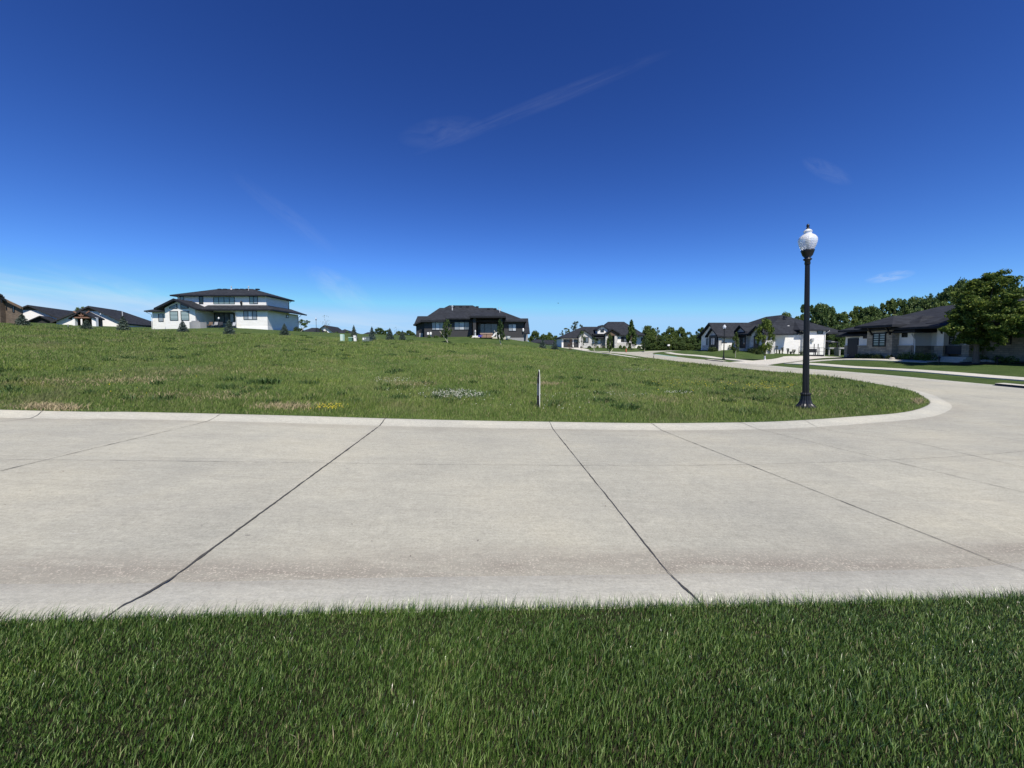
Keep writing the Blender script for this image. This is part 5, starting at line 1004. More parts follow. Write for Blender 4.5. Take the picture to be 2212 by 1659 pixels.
def left_houses():
    # L1: white gable with a long dark roof
    pk = z1.Y(430, 558, 95); e = z1.Y(1030, 782, 108); base = pk.z-6.2
    h, ro = local_house('white gabled house with a long dark roof and a low dark front gable', (pk.x, 95, base), R(25), 10.4, 21, 3.3, 6.2, 'stucco_white')
    a = z1.Y(430, 600, 95); bm = B(); prism(bm, [(-1.7, -.1, 5.0), (1.7, -.1, 5.0), (0, -.1, 6.0)], (0, .08, 0)); obj('gable_trim', bm, 'timber', h, world=False)
    bm = B(); cx = 3.3; y0 = -3.0
    prism(bm, [(cx-2.3, y0, -3), (cx+2.3, y0, -3), (cx+2.3, y0, 1.9), (cx, y0, 3.2), (cx-2.3, y0, 1.9)], (0, 3.5, 0)); obj('wall', bm, 'trim_dark', h, world=False)['label'] = 'dark wall of the low front gable'
    bm = B()
    for s in (-1, 1): prism(bm, [(cx+s*2.9, y0-.6, 1.7), (cx, y0-.6, 3.5), (cx, y0-.6, 3.25), (cx+s*2.9, y0-.6, 1.45)], (0, 4.5, 0))
    obj('roof', bm, ROOFM, h, world=False)['label'] = 'low front gable roof'
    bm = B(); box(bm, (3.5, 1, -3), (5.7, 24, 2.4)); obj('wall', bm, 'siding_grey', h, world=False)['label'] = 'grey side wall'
    # L2: white gable, dark roof, timber porch
    pk = z1.Y(1310, 572, 85); base = pk.z-5.2
    h, ro = local_house('white gabled house with timber porch gable and dark garage door at the left', (pk.x, 85, base), R(22), 11.2, 9.5, 1.9, 5.2, 'stucco_white')
    bm = B(); prism(bm, [(-1.8, -.1, 4.1), (1.8, -.1, 4.1), (0, -.1, 5.0)], (0, .08, 0)); obj('gable_trim', bm, 'timber', h, world=False)
    bm = B(); box(bm, (1.6, -.08, -1.6), (4.2, .05, .35)); do = obj('garage_door', bm, 'trim_dark', h, world=False); bm = B(); box(bm, (1.8, -.10, -.4), (4.0, -.078, .15)); obj('pane', bm, 'g_dark', do, world=False)
    bm = B(); r2 = (0.0, 9.5); roof(bm, -6.2, 9.0, 6.2, 21, 1.6, (0, 9.2), (0, 12), 5.15, .25); obj('roof', bm, ROOFM, h, world=False)['label'] = 'hipped rear end of the roof'
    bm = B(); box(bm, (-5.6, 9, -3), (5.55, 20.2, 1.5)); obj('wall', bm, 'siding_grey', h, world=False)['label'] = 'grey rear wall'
    a = z1.Y(1663, 720, 92); bm = B(); tube(bm, [(3.2, 5, 3.0), (3.2, 5, 4.6)], .09, 6); obj('vent_pipe', bm, 'metal_pale', ro, world=False)
    # timber porch of L2
    pk = z1.Y(1190, 640, 80); el = z1.Y(1018, 745, 80); er = z1.Y(1405, 745, 80); g = pk.z-5.5
    for q in (el, er):
        bm = B(); prism(bm, [(q.x, 79.6, q.z), (pk.x, 79.6, pk.z), (pk.x, 79.6, pk.z-.28), (q.x, 79.6, q.z-.28)], (-1.3, 3.2, 0)); bmesh.ops.translate(bm, verts=bm.verts, vec=-wloc(h)); bmesh.ops.rotate(bm, verts=bm.verts, cent=(0,0,0), matrix=Matrix.Rotation(-R(22), 3, 'Z')); obj('porch_roof', bm, ROOFM, h, world=False)
    def loc(bm): bmesh.ops.translate(bm, verts=bm.verts, vec=-wloc(h)); bmesh.ops.rotate(bm, verts=bm.verts, cent=(0,0,0), matrix=Matrix.Rotation(-R(22), 3, 'Z')); return bm
    bm = B(); box(bm, (el.x-.3, 82.5, g), (er.x-1.9, 82.9, el.z+.3)); prism(bm, [(el.x-.5, 82.4, el.z), (er.x-1.7, 82.4, er.z), (pk.x-1.1, 82.4, pk.z-.5)], (0, .2, 0)); obj('porch_wall', loc(bm), 'timber', h, world=False)
    for u0, u1, m in ((1047, 1084, 'stucco_white'), (1330, 1388, 'stucco_white')): a = z1.Y(u0, 740, 79.9); b = z1.Y(u1, 740, 79.9); bm = B(); box(bm, (a.x, 79.9, g), (b.x, 80.4, el.z+.1)); obj('porch_column', loc(bm), m, h, world=False)
    bm = B(); box(bm, (el.x+.9, 79.8, el.z-.05), (er.x-.9, 80, el.z+.22)); box(bm, (pk.x-.12, 79.8, el.z+.22), (pk.x+.12, 80, pk.z-.3)); prism(bm, [(pk.x-1.7, 79.8, el.z+1.3), (pk.x-1.55, 79.8, el.z+1.45), (pk.x+.0, 79.8, el.z+.4), (pk.x, 79.8, el.z+.2)], (0, .15, 0)); prism(bm, [(pk.x+1.7, 79.8, el.z+1.3), (pk.x+1.55, 79.8, el.z+1.45), (pk.x, 79.8, el.z+.4), (pk.x, 79.8, el.z+.2)], (0, .15, 0)); simple('timber_red', (.22, .12, .08), .8); obj('truss', loc(bm), 'timber_red', h, world=False)
    bm = B(); box(bm, (z1.Y(1105, 800, 82.4).x, 82.3, g), (z1.Y(1165, 800, 82.4).x, 82.48, z1.Y(1100, 770, 82.4).z)); obj('door', loc(bm), 'trim_black', h, world=False)
    # brown stone house at the frame edge
    a = z1.Y(330, 600, 74); b = z1.Y(370, 592, 74); c = z1.Y(40, 430, 74); base = z1.Y(200, 775, 74).z; slope = (c.z-b.z)/(b.x-c.x); h = thing('two_storey_house', 'tall brown stone house cut off by the left edge of the photo', 'house', (-104, 76, base)); xr = -104; zr = b.z+slope*(b.x-xr)
    bm = B(); prism(bm, [(-114, 74, base-3), (a.x, 74, base-3), (a.x, 74, b.z+.1), (xr, 74, zr-.35), (-114, 74, zr-.35-slope*10)], (-17.5, 12, 0)); obj('wall', bm, 'stone_brown_shade', h)
    bm = B(); prism(bm, [(b.x, 73.4, b.z), (xr, 73.4, zr), (xr, 73.4, zr-.3), (b.x, 73.4, b.z-.3)], (-18, 13, 0)); prism(bm, [(-115, 73.4, zr-slope*11), (xr, 73.4, zr), (xr, 73.4, zr-.3), (-115, 73.4, zr-slope*11-.3)], (-18, 13, 0)); ro = obj('roof', bm, ROOFM, h)
    bm = B(); prism(bm, [(b.x, 73.32, b.z+.05), (xr, 73.32, zr+.05), (xr, 73.32, zr-.35), (b.x, 73.32, b.z-.35)], (0, .07, 0)); obj('bargeboard', bm, 'timber', ro)
    u0 = z1.Y(-200, 300, 73); u1 = z1.Y(85, 415, 73); ch = z1.Y(40, 770, 73.5); bm = B(); box(bm, (-112, 73.2, base-3), (ch.x, 74, u1.z-.1)); obj('wall', bm, 'stone_brown_shade', h)['label'] = 'taller front block'
    bm = B(); prism(bm, [(u1.x, 72.6, u1.z), (xr, 72.6, u1.z+(u1.x-xr)*slope), (xr, 72.6, u1.z+(u1.x-xr)*slope-.3), (u1.x, 72.6, u1.z-.3)], (-8.5, 6, 0)); obj('roof', bm, ROOFM, h)['label'] = 'upper roof edge'
    window(h, z1.Y(178, 575, 73.97), z1.Y(215, 660, 73.97), 'dark', 1); window(h, z1.Y(12, 475, 73.17), z1.Y(36, 525, 73.17), 'dark', 1)
    bm = B(); p = z1.Y(120, 490, 73.9); q = z1.Y(195, 535, 73.9); prism(bm, [(p.x, 73.9, p.z), (q.x, 73.9, q.z+.1), (q.x, 73.9, q.z-.15), (p.x+.6, 73.9, q.z)], (0, .06, 0)); simple('raw_sheathing', (.60, .47, .28), .8); obj('bare_sheathing', bm, 'raw_sheathing', h)
    # small white gable between the houses
    pk = z1.Y(2112, 838, 118); local_house('small distant house with white-trimmed gable between two larger houses', (pk.x, 118, pk.z-4.6), R(12), 9, 12, 2.6, 4.6, 'stucco_white', 'shingle_brown')
    # far white gable beyond the crest
    pk = z4.Y(455, 462, 130); h, ro = local_house('far white gabled house with small windows behind the grassy crest', (pk.x, 130, pk.z-6.4), R(8), 8.6, 14, 3.1, 6.4, 'stucco_white')
    for dx in (-1.2, .5, 2.6): bm = B(); box(bm, (dx-.25, -.06, 1.1), (dx+.25, .05, 2.0)); obj('window', bm, 'trim_black', h, world=False)
    x0 = z4.Y(560, 540, 134).x; x1 = z4.Y(1070, 540, 134).x; zt = z4.Y(800, 542, 138).z; bm = B(); roof(bm, x0, 132, x1, 146, z4.Y(800, 625, 132).z, (x0+5, 139), (x1-7, 139), zt, .25); obj('roof', bm, ROOFM, None) if False else bm.free()
    bm = B(); roof(bm, x0-pk.x, 2, x1-pk.x, 16, z4.Y(800, 630, 132).z-(pk.z-6.4), (x0+4-pk.x, 9), (x1-6-pk.x, 9), zt-(pk.z-6.4)+.2, .25); obj('roof', bm, ROOFM, h, world=False)['label'] = 'long dark roof of the rear part'
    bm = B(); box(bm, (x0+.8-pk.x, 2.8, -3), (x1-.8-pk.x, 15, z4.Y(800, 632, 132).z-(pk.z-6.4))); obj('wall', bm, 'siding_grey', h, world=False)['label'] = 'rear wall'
    def dark(lab, w, u0, u1, vr, ve, Y, slope_w=.3, zwall=-3, rm='shingle', wm='trim_dark', dep=12):
        a, b = w.Y(u0, ve, Y), w.Y(u1, ve, Y); r_ = w.Y(u0, vr, Y+dep/2); base = a.z-2.8; h = thing('ranch_house', lab, 'house', ((a.x+b.x)/2, Y+dep/2, base)); L = b.x-a.x
        bm = B(); roof(bm, a.x, Y, b.x, Y+dep, a.z, (a.x+L*slope_w, Y+dep/2), (b.x-L*slope_w, Y+dep/2), r_.z, .25); obj('roof', bm, rm, h); bm = B(); box(bm, (a.x+.6, Y+.6, base+zwall), (b.x-.6, Y+dep-.6, a.z-.1)); obj('wall', bm, wm, h)
    dark('low dark roof seen beyond the crest left of the second utility spruce', z4, 1075, 1262, 590, 650, 150, wm='stucco_white'); dark('reddish dark roof between the two right-hand spruces of the row of four', z4, 1690, 1850, 603, 700, 120, .1, rm='shingle_brown', wm='timber')
    dark('small dark house low behind the crest right of the two-storey house', z4, -60, 230, 510, 600, 112, .3)
    dark('dark low house behind the pair of spruces, right of the charcoal house', z6, 30, 300, 478, 528, 140, wm='trim_dark'); dark('dark low roof left of the double garage, behind the spruces', z6, 230, 445, 488, 548, 150, .05, wm='stucco_white')
left_houses()

# ================================================================== plants
def leafmesh(name, centres, size, mat, jitter=.35, flat=0.0, two=False):
    """many small leaf quads as one crown mesh"""
    n = len(centres); C = np.asarray(centres, float); nrm = RNG.normal(0, 1, (n, 3)); nrm[:, 2] = nrm[:, 2]*(1-flat)+flat*1.5; nrm /= np.linalg.norm(nrm, axis=1)[:, None]
    t = np.cross(nrm, RNG.normal(0, 1, (n, 3))); t /= np.linalg.norm(t, axis=1)[:, None]; b = np.cross(nrm, t); s = size*RNG.uniform(1-jitter, 1+jitter, n)[:, None]
    V = np.stack([C-t*s, C-b*s*.55, C+t*s, C+b*s*.55], 1).reshape(-1, 3)
    me = bpy.data.meshes.new(name); me.vertices.add(4*n); me.vertices.foreach_set('co', V.reshape(-1).astype(np.float32)); me.loops.add(4*n); me.loops.foreach_set('vertex_index', np.arange(4*n, dtype=np.int32)); me.polygons.add(n); me.polygons.foreach_set('loop_start', np.arange(0, 4*n, 4, dtype=np.int32)); me.update(calc_edges=True)
    me.materials.append(MAT[mat]); return me
def crown_pts(n, shape, blobs=40, br=.2, seed=0, hollow=.55):
    """unit crown: x,y in -1..1, z in 0..1. shape(z)->radius"""
    r = np.random.default_rng(seed); P = []; k = 0; cen = []
    while len(cen) < blobs:
        z = r.uniform(.02, .98); R_ = shape(z); a = r.uniform(0, 6.283); q = R_*(hollow+(1-hollow)*r.random()**.6)*r.uniform(.75, 1.08); cen.append((q*math.cos(a), q*math.sin(a), z, br*r.uniform(.6, 1.35)))
    cen = np.array(cen); per = n//blobs
    for c in cen:
        d = r.normal(0, 1, (per, 3)); d /= np.linalg.norm(d, axis=1)[:, None]; rr = r.random(per)[:, None]**.45; P.append(c[:3]+d*rr*c[3]*np.array([1, 1, .55]))
    return np.concatenate(P), cen
def trunkmesh(name, cen, H0, r0, mat, S, nl=14, seed=0, top=.8):
    """tapered trunk from 0 to the crown plus limbs to blob centres; S=(sx,sy,sz,zbase) crown scaling"""
    r = random.Random(seed); bm = B(); sx, sz, zb = S; ht = zb+sz*top
    tube(bm, [(0, 0, -.25), (0, 0, zb*.5), (r.uniform(-.02, .02)*sz, 0, zb), (r.uniform(-.03, .03)*sz, r.uniform(-.03, .03)*sz, zb+sz*.4), (0, 0, ht)], [r0*1.25, r0, r0*.85, r0*.5, r0*.12], 7)
    cs = list(cen); r.shuffle(cs)
    for c in cs[:nl]:
        z1_ = zb+max(.0, c[2]-.28)*sz*.75; p = (c[0]*sx, c[1]*sx, zb+c[2]*sz); m = (p[0]*.5, p[1]*.5, z1_+(p[2]-z1_)*.35); tube(bm, [(0, 0, z1_), m, p], [r0*.38, r0*.24, r0*.06], 5)
    me = bpy.data.meshes.new(name); bm.to_mesh(me); bm.free(); me.materials.append(MAT[mat]); return me
TREES = {}
def tmpl(key, n, shape, blobs, br, leaf, leafmat, barkmat, S, r0, seed, flat=.2, nl=14, hollow=.55):
    P, cen = crown_pts(n, shape, blobs, br, seed, hollow); sx, sz, zb = S; P = P*np.array([sx, sx, sz])+np.array([0, 0, zb])
    TREES[key] = (leafmesh('crown', P, leaf, leafmat, .4, flat), trunkmesh('trunk', cen, 0, r0, barkmat, S, nl, seed))
rnd = lambda z: math.sin(math.pi*min(max(z, 0), 1)**.8)**.6
oval = lambda z: max(.12, math.sin(math.pi*(z*.86+.10))**.7)
egg = lambda z: max(.08, math.sin(math.pi*(z*.93+.05)**.72)**.8)
cone = lambda z: max(.06, 1.0*(1-z)**.75*min(1, z*6+.45))
irr = lambda z: max(.2, .9*math.sin(math.pi*(z*.8+.15))**.5)
# unit templates: total height 1
for i in range(5): tmpl('wood%d' % i, 7800, rnd if i % 2 else oval, 46+5*i, .23, .026, 'leaf_wood', 'bark', (.40, .88, .10), .014, 20+i, .25, 12, .35)
for i in range(3): tmpl('open%d' % i, 5600, irr if i else oval, 54, .15, .022, 'leaf_wood', 'bark', (.38, .86, .12), .014, 50+i, .25, 24, .25)
for i in range(2): tmpl('airy%d' % i, 5200, irr, 60, .11, .013, 'leaf_pale', 'bark_pale', (.33, .72, .26), .012, 40+i, .2, 22, .35)
tmpl('bare0', 600, irr, 44, .10, .009, 'leaf_pale', 'bark', (.30, .78, .2), .008, 60, 0, 20, .3)
tmpl('young0', 1500, egg, 30, .26, .026, 'leaf_young', 'bark_pale', (.22, .72, .26), .012, 70, .2, 12, .3)
tmpl('young1', 1500, egg, 26, .30, .028, 'leaf_young', 'bark_pale', (.17, .74, .24), .012, 71, .2, 12, .3)
tmpl('sparse0', 620, egg, 34, .20, .022, 'leaf_young', 'bark_pale', (.20, .70, .28), .010, 72, .2, 16, .3)
tmpl('pyramid0', 3800, cone, 60, .22, .022, 'leaf_maple', 'bark', (.20, .80, .18), .014, 73, .2, 14, .2)
tmpl('brown0', 700, egg, 30, .22, .024, 'leaf_brown', 'bark', (.24, .92, .06), .010, 74, .2, 24, .3)
tmpl('street0', 4200, oval, 60, .20, .022, 'leaf_maple', 'bark', (.27, .76, .22), .014, 75, .25, 20, .25)
def plant(key, name, loc, H, wid=1.0, label=None, cat='tree', group=None, rot=None, stakes=None, parts=('crown', 'trunk')):
    me = TREES[key]; t = thing(name, label, cat, loc, random.uniform(0, 6.28) if rot is None else rot, group); t.scale = (H*wid, H*wid, H)
    c = bpy.data.objects.new(parts[0], me[0]); COL.objects.link(c); c.parent = t
    k = bpy.data.objects.new(parts[1], me[1]); COL.objects.link(k); k.parent = t
    return t
def tree_px(key, px, pyt, Y, label, wpx=None, name='deciduous_tree', cat='tree', group=None, pyb=None, basew=None, parts=('crown', 'trunk')):
    a = atY(px, pyt, Y); g = soil1(a.x, Y)
    if pyb is not None: g = min(g, atY(px, pyb, Y).z) if abs(g-atY(px, pyb, Y).z) > .4 else g
    H = a.z-g; w = 1.0
    if wpx: w = (wpx/F*Y)/(H*2*basew)
    return plant(key, name, (a.x, Y, g), H, w, label, cat, group, parts=parts)
# woods behind the houses on the right
def woods():
    G1_ = 'trees of the wood behind the white house'; lab1 = 'dense green tree in the wood between the two white houses'
    prof = lambda px: np.interp(px, [1390, 1404, 1420, 1440, 1460, 1482, 1500, 1520, 1540], [706, 702, 722, 708, 706, 712, 716, 708, 702])
    k = 0
    for px in np.arange(1396, 1545, 13):
        Y = 112+7*math.sin(px)+random.uniform(-4, 4); tree_px(('open%d' % (k % 3)) if k % 2 else 'wood%d' % (k % 5), px+random.uniform(-3, 3), prof(px)+random.uniform(-3, 10), Y, lab1, 30, group=G1_, basew=.40); k += 1
    for px in np.arange(1400, 1545, 17):
        tree_px('wood%d' % (k % 5), px+random.uniform(-5, 5), prof(px)+16+random.uniform(-4, 6), 101+random.uniform(-2, 2), lab1, 30, group=G1_, basew=.40); k += 1
    G2 = 'trees of the wood behind the stone house'; lab2 = 'tall dark green tree of the wood behind the driveway and the stone house'
    P2 = lambda px: np.interp(px, [1720, 1735, 1760, 1785, 1800, 1825, 1850, 1880, 1895, 1920, 1950, 1975, 1990, 2010, 2040, 2070, 2110, 2140, 2165, 2185, 2212, 2260, 2400], [678, 668, 654, 650, 668, 664, 651, 652, 662, 648, 640, 632, 632, 640, 620, 612, 612, 622, 636, 622, 616, 610, 600])
    for px in np.arange(1728, 2400, 21):
        Y = 88+random.uniform(-7, 7); tree_px(('open%d' % (k % 3)) if k % 5 < 3 else 'wood%d' % (k % 5), px+random.uniform(-5, 5), P2(px)+random.uniform(-3, 15), Y, lab2, 58, group=G2, basew=.40); k += 1
    for px in np.arange(1796, 2390, 24):
        tree_px('wood%d' % (k % 5), px+random.uniform(-6, 6), P2(px)+38+random.uniform(-8, 10), 75+random.uniform(-3, 3), lab2, 60, group=G2, basew=.40); k += 1
    for px in np.arange(1398, 1545, 12):
        tree_px('wood%d' % (k % 5), px+random.uniform(-4, 4), prof(px)+28+random.uniform(-3, 5), 97, lab1, 24, group=G1_, basew=.40); k += 1
    for px in (1795, 1812, 1830):
        tree_px('wood%d' % (k % 5), px, 712+random.uniform(-8, 8), 70, lab2, 40, group=G2, basew=.40); k += 1
    tree_px('wood3', 1698+0, 678, 100, 'tree top just showing over the ridge of the white house roof', 40, basew=.4)
    # behind and beside the garage house
    G3 = 'trees beside the double garage house'; 
    for px, t, w, kk, lab in ((1247, 694, 34, 'airy0', 'tall pale airy tree left above the double garage roof'), (1222, 708, 30, 'airy1', 'lower airy tree behind the left end of the garage roof'), (1236, 702, 20, 'bare0', 'almost leafless tree between the two airy trees behind the garage'),
                              (1400, 706, 34, 'wood2', 'dark dense tree right behind the end of the garage house'), (1418, 706, 22, 'airy1', 'pale airy tree beside the dense tree right of the garage house'), (1388, 706, 12, 'bare0', 'thin leafless tree top over the right end of the garage house')):
        tree_px(kk, px, t, 128 if px < 1300 else 112, lab, w, basew=.33)
    for px, t, w in ((1156, 716, 26), (1172, 722, 24), (1186, 720, 26), (1200, 726, 20), (1147, 726, 14)):
        tree_px('wood%d' % (k % 5), px, t, 165, 'bluish green distant tree behind the low dark roofs right of the charcoal house', w, group='distant trees beside the charcoal house', basew=.40); k += 1
    for px, t, w in ((820, 709, 26), (838, 713, 22), (861, 716, 22), (872, 718, 18), (884, 714, 20), (893, 720, 14), (808, 716, 14)):
        tree_px('wood%d' % (k % 5), px, t, 120, 'distant green tree left of the charcoal house', w, group='distant trees left of the charcoal house', basew=.40); k += 1
    tree_px('bare0', 856, 706, 110, 'thin leafless tree between the spruces left of the charcoal house', 18, basew=.30)
    tree_px('bare0', 703, 680, 100, 'tall sparse young tree above the far white gable', 22, basew=.30)
    for px, t, w in ((292, 667-0, 14), (302, 665, 12), (155, 667, 26), (170, 667, 22)): pass
    for u, v, w in ((1130, 612, 24), (1200, 605, 26)):
        p = z1.p(u, v); tree_px('wood1', p[0], p[1], 125, 'distant green tree showing over the roof of the left houses', w, group='tree tops over the left roofs', basew=.4)
woods()
# spruces
def spruce_template(seed, levels=15):
    r = np.random.default_rng(seed); C = []; bm = B()
    for L in range(levels):
        z = .06+.90*(L/levels)**.95; R0 = .40*(1-z)**.85+.012; nb = int(13-7*z)
        a0 = r.uniform(0, 6)
        for b in range(nb):
            a = a0+6.283*b/nb+r.normal(0, .12); Rr = R0*r.uniform(.82, 1.12); m = int(34*(Rr/.4)+8)
            t = r.random(m)**.7; w = .062*(1-t*.55)*(Rr/.4+.35); off = r.normal(0, 1, m)*w*.75; dz = -.10*t*Rr/.4+.05*t**3*Rr/.4
            C.append(np.column_stack([np.cos(a)*t*Rr-np.sin(a)*off, np.sin(a)*t*Rr+np.cos(a)*off, z+dz+r.normal(0, .006, m)]))
    C.append(np.column_stack([r.normal(0, .008, 26), r.normal(0, .008, 26), r.uniform(.90, 1.0, 26)]))
    tube(bm, [(0, 0, -.06), (0, 0, .5), (0, 0, .97)], [.022, .014, .003], 6); me = bpy.data.meshes.new('trunk'); bm.to_mesh(me); bm.free(); me.materials.append(MAT['bark'])
    return leafmesh('crown', np.concatenate(C), .034, 'needle_blue', .35, .45), me
for i in range(3): TREES['spruce%d' % i] = spruce_template(90+i)
def spruces():
    rows = [(47, 678, 709, 56, 17.0, 'bluish young spruce in front of the brown house at the far left'), (186, 690, 712, 58, 13.5, 'squat green spruce in front of the timber porch'),
            (265, 682, 717, 56, 14.5, 'blue spruce in front of the grey end of the left white house'), (394, 692, 716.5, 55, 12, 'dark green spruce before the big shuttered windows of the two-storey house'),
            (494, 689, 722.5, 54, 13, 'blue spruce before the sliding doors of the two-storey house'), (614, 698, 724, 54, 11.5, 'small blue spruce at the shaded side wall of the two-storey house'),
            (764, 702, 732, 54, 9.5, 'slim spruce behind the white utility pedestal'), (803, 705, 735, 53, 10, 'spruce directly right of the grey-green transformer'),
            (842, 708, 737, 54, 11, 'spruce third from the left in the row by the charcoal house'), (869, 713.5, 740, 53, 9.5, 'lowest spruce, last of the row left of the charcoal house'),
            (1172, 731, 756, 58, 10, 'bluish spruce on the bank right of the charcoal house'), (1198, 736, 757, 60, 11, 'rounder spruce just left of the double garage')]
    for i, (px, t, b, Y, hw, lab) in enumerate(rows):
        a = atY(px, t, Y); q = atY(px, b, Y); g = soil1(a.x, Y); H = a.z-g; o = plant('spruce%d' % (i % 3), 'spruce', (a.x, Y, g-.02), H, (hw/F*Y)/(H*.40)*1.0, lab, 'tree', 'young spruces along the crest')
        if i in (1, 3): bm = B(); tube(bm, [(.12, -.25, 0), (.02, -.22, .16)], .012, 5); st = obj('stake', bm, 'stake_wood', o, world=False)
    tree_px('spruce0', z7.p(70, 960)[0], z7.p(70, 955)[1], 97, 'pale blue spruce standing at the foot of the wood', 13, name='spruce', basew=.4)
spruces()
# staked and street trees
def stake(o, loc, dx, dz, r=.035):
    # leaning wooden support stake, scaled back to metres inside the scaled tree
    s = o.scale; bm = B(); tube(bm, [(.18*np.sign(-dx)/s[0], 0, -.05/s[2]), (dx/s[0], -.05/s[1], dz/s[2])], r/s[0], 6); k = obj('stake', bm, 'stake_wood', o, world=False); k.rotation_euler = (0, 0, -o.rotation_euler[2]); return k
def young():
    def T(key, px, t, b, Y, w, bw, lab, stk=None, name='deciduous_tree', group='young planted trees'):
        o = tree_px(key, px, t, Y, lab, w, name=name, group=group, basew=bw, pyb=None)
        for dx, dz in (stk or []): stake(o, None, dx, dz)
        return o
    T('young0', 966, 691, 742, 57.5, 22, .22, 'leafy young tree on a stake before the left half of the charcoal house', [(-1.1, 1.75)])
    T('young1', 1081, 695, 747, 55, 18, .17, 'slim young tree on a stake right of the hot tub', [(-.9, 2.1)])
    T('sparse0', 1257, 713, 754, 90, 17, .20, 'thin reddish young tree before the right garage door', [(.5, 1.1)]); T('sparse0', 1284, 727, 761, 78, 16, .20, 'sparse staked sapling beside the far sidewalk', [(-.7, 1.5)]); T('young1', 1318, 722, 767, 70, 15, .17, 'staked young tree in front of the timber entry gable', [(-.9, 2.0), (.5, 1.0)])
    T('pyramid0', 1364, 694, 752, 98, 27, .20, 'tall pyramidal dark green tree in front of the garage house'); T('young1', 1393, 727, 759, 88, 11, .17, 'narrow bright green tree at the right end of the garage house')
    T('brown0', 1233, 731, 761, 70, 13, .24, 'dead brown sapling on the bank before the garages', name='dead_sapling')
    T('young1', 1590, 721, 772, 58.5, 15, .17, 'slender young tree left of the leafier one on the white house lawn'); o = T('street0', 1655, 692, 779, 52.5, 40, .27, 'bushy young shade tree with a white trunk wrap on the white house lawn')
    s = o.scale; bm = B(); lathe(bm, [(.11/s[0], 0), (.10/s[0], .55/s[2])], 8); obj('trunk_wrap', bm, 'trim_white', o, world=False)
    a = atY(659, 697, 71); g = soil1(a.x, 71); t = thing('deciduous_tree', 'small leaning flat-topped tree right of the two-storey house', 'tree', (a.x-.3, 71, g)); H = a.z-g
    P, cen = crown_pts(700, irr, 14, .22, 5, .3); me = leafmesh('crown', P*np.array([1.5, 1.0, 1.5])+np.array([.2, 0, H*.45]), .11, 'leaf_wood', .4, .3); link('crown', me, None, t)
    bm = B(); tube(bm, [(-.5, 0, -.2), (0, 0, H*.4), (.3, 0, H*.7)], [.07, .05, .03], 6); tube(bm, [(-.1, 0, H*.35), (-.7, 0, H*.7)], [.04, .02], 5); obj('trunk', bm, 'bark_pale', t, world=False); bm = B(); tube(bm, [(-.6, -.1, -.1), (.9, -.1, 1.5)], .04, 5); obj('stake', bm, 'stake_wood', t, world=False)
young()
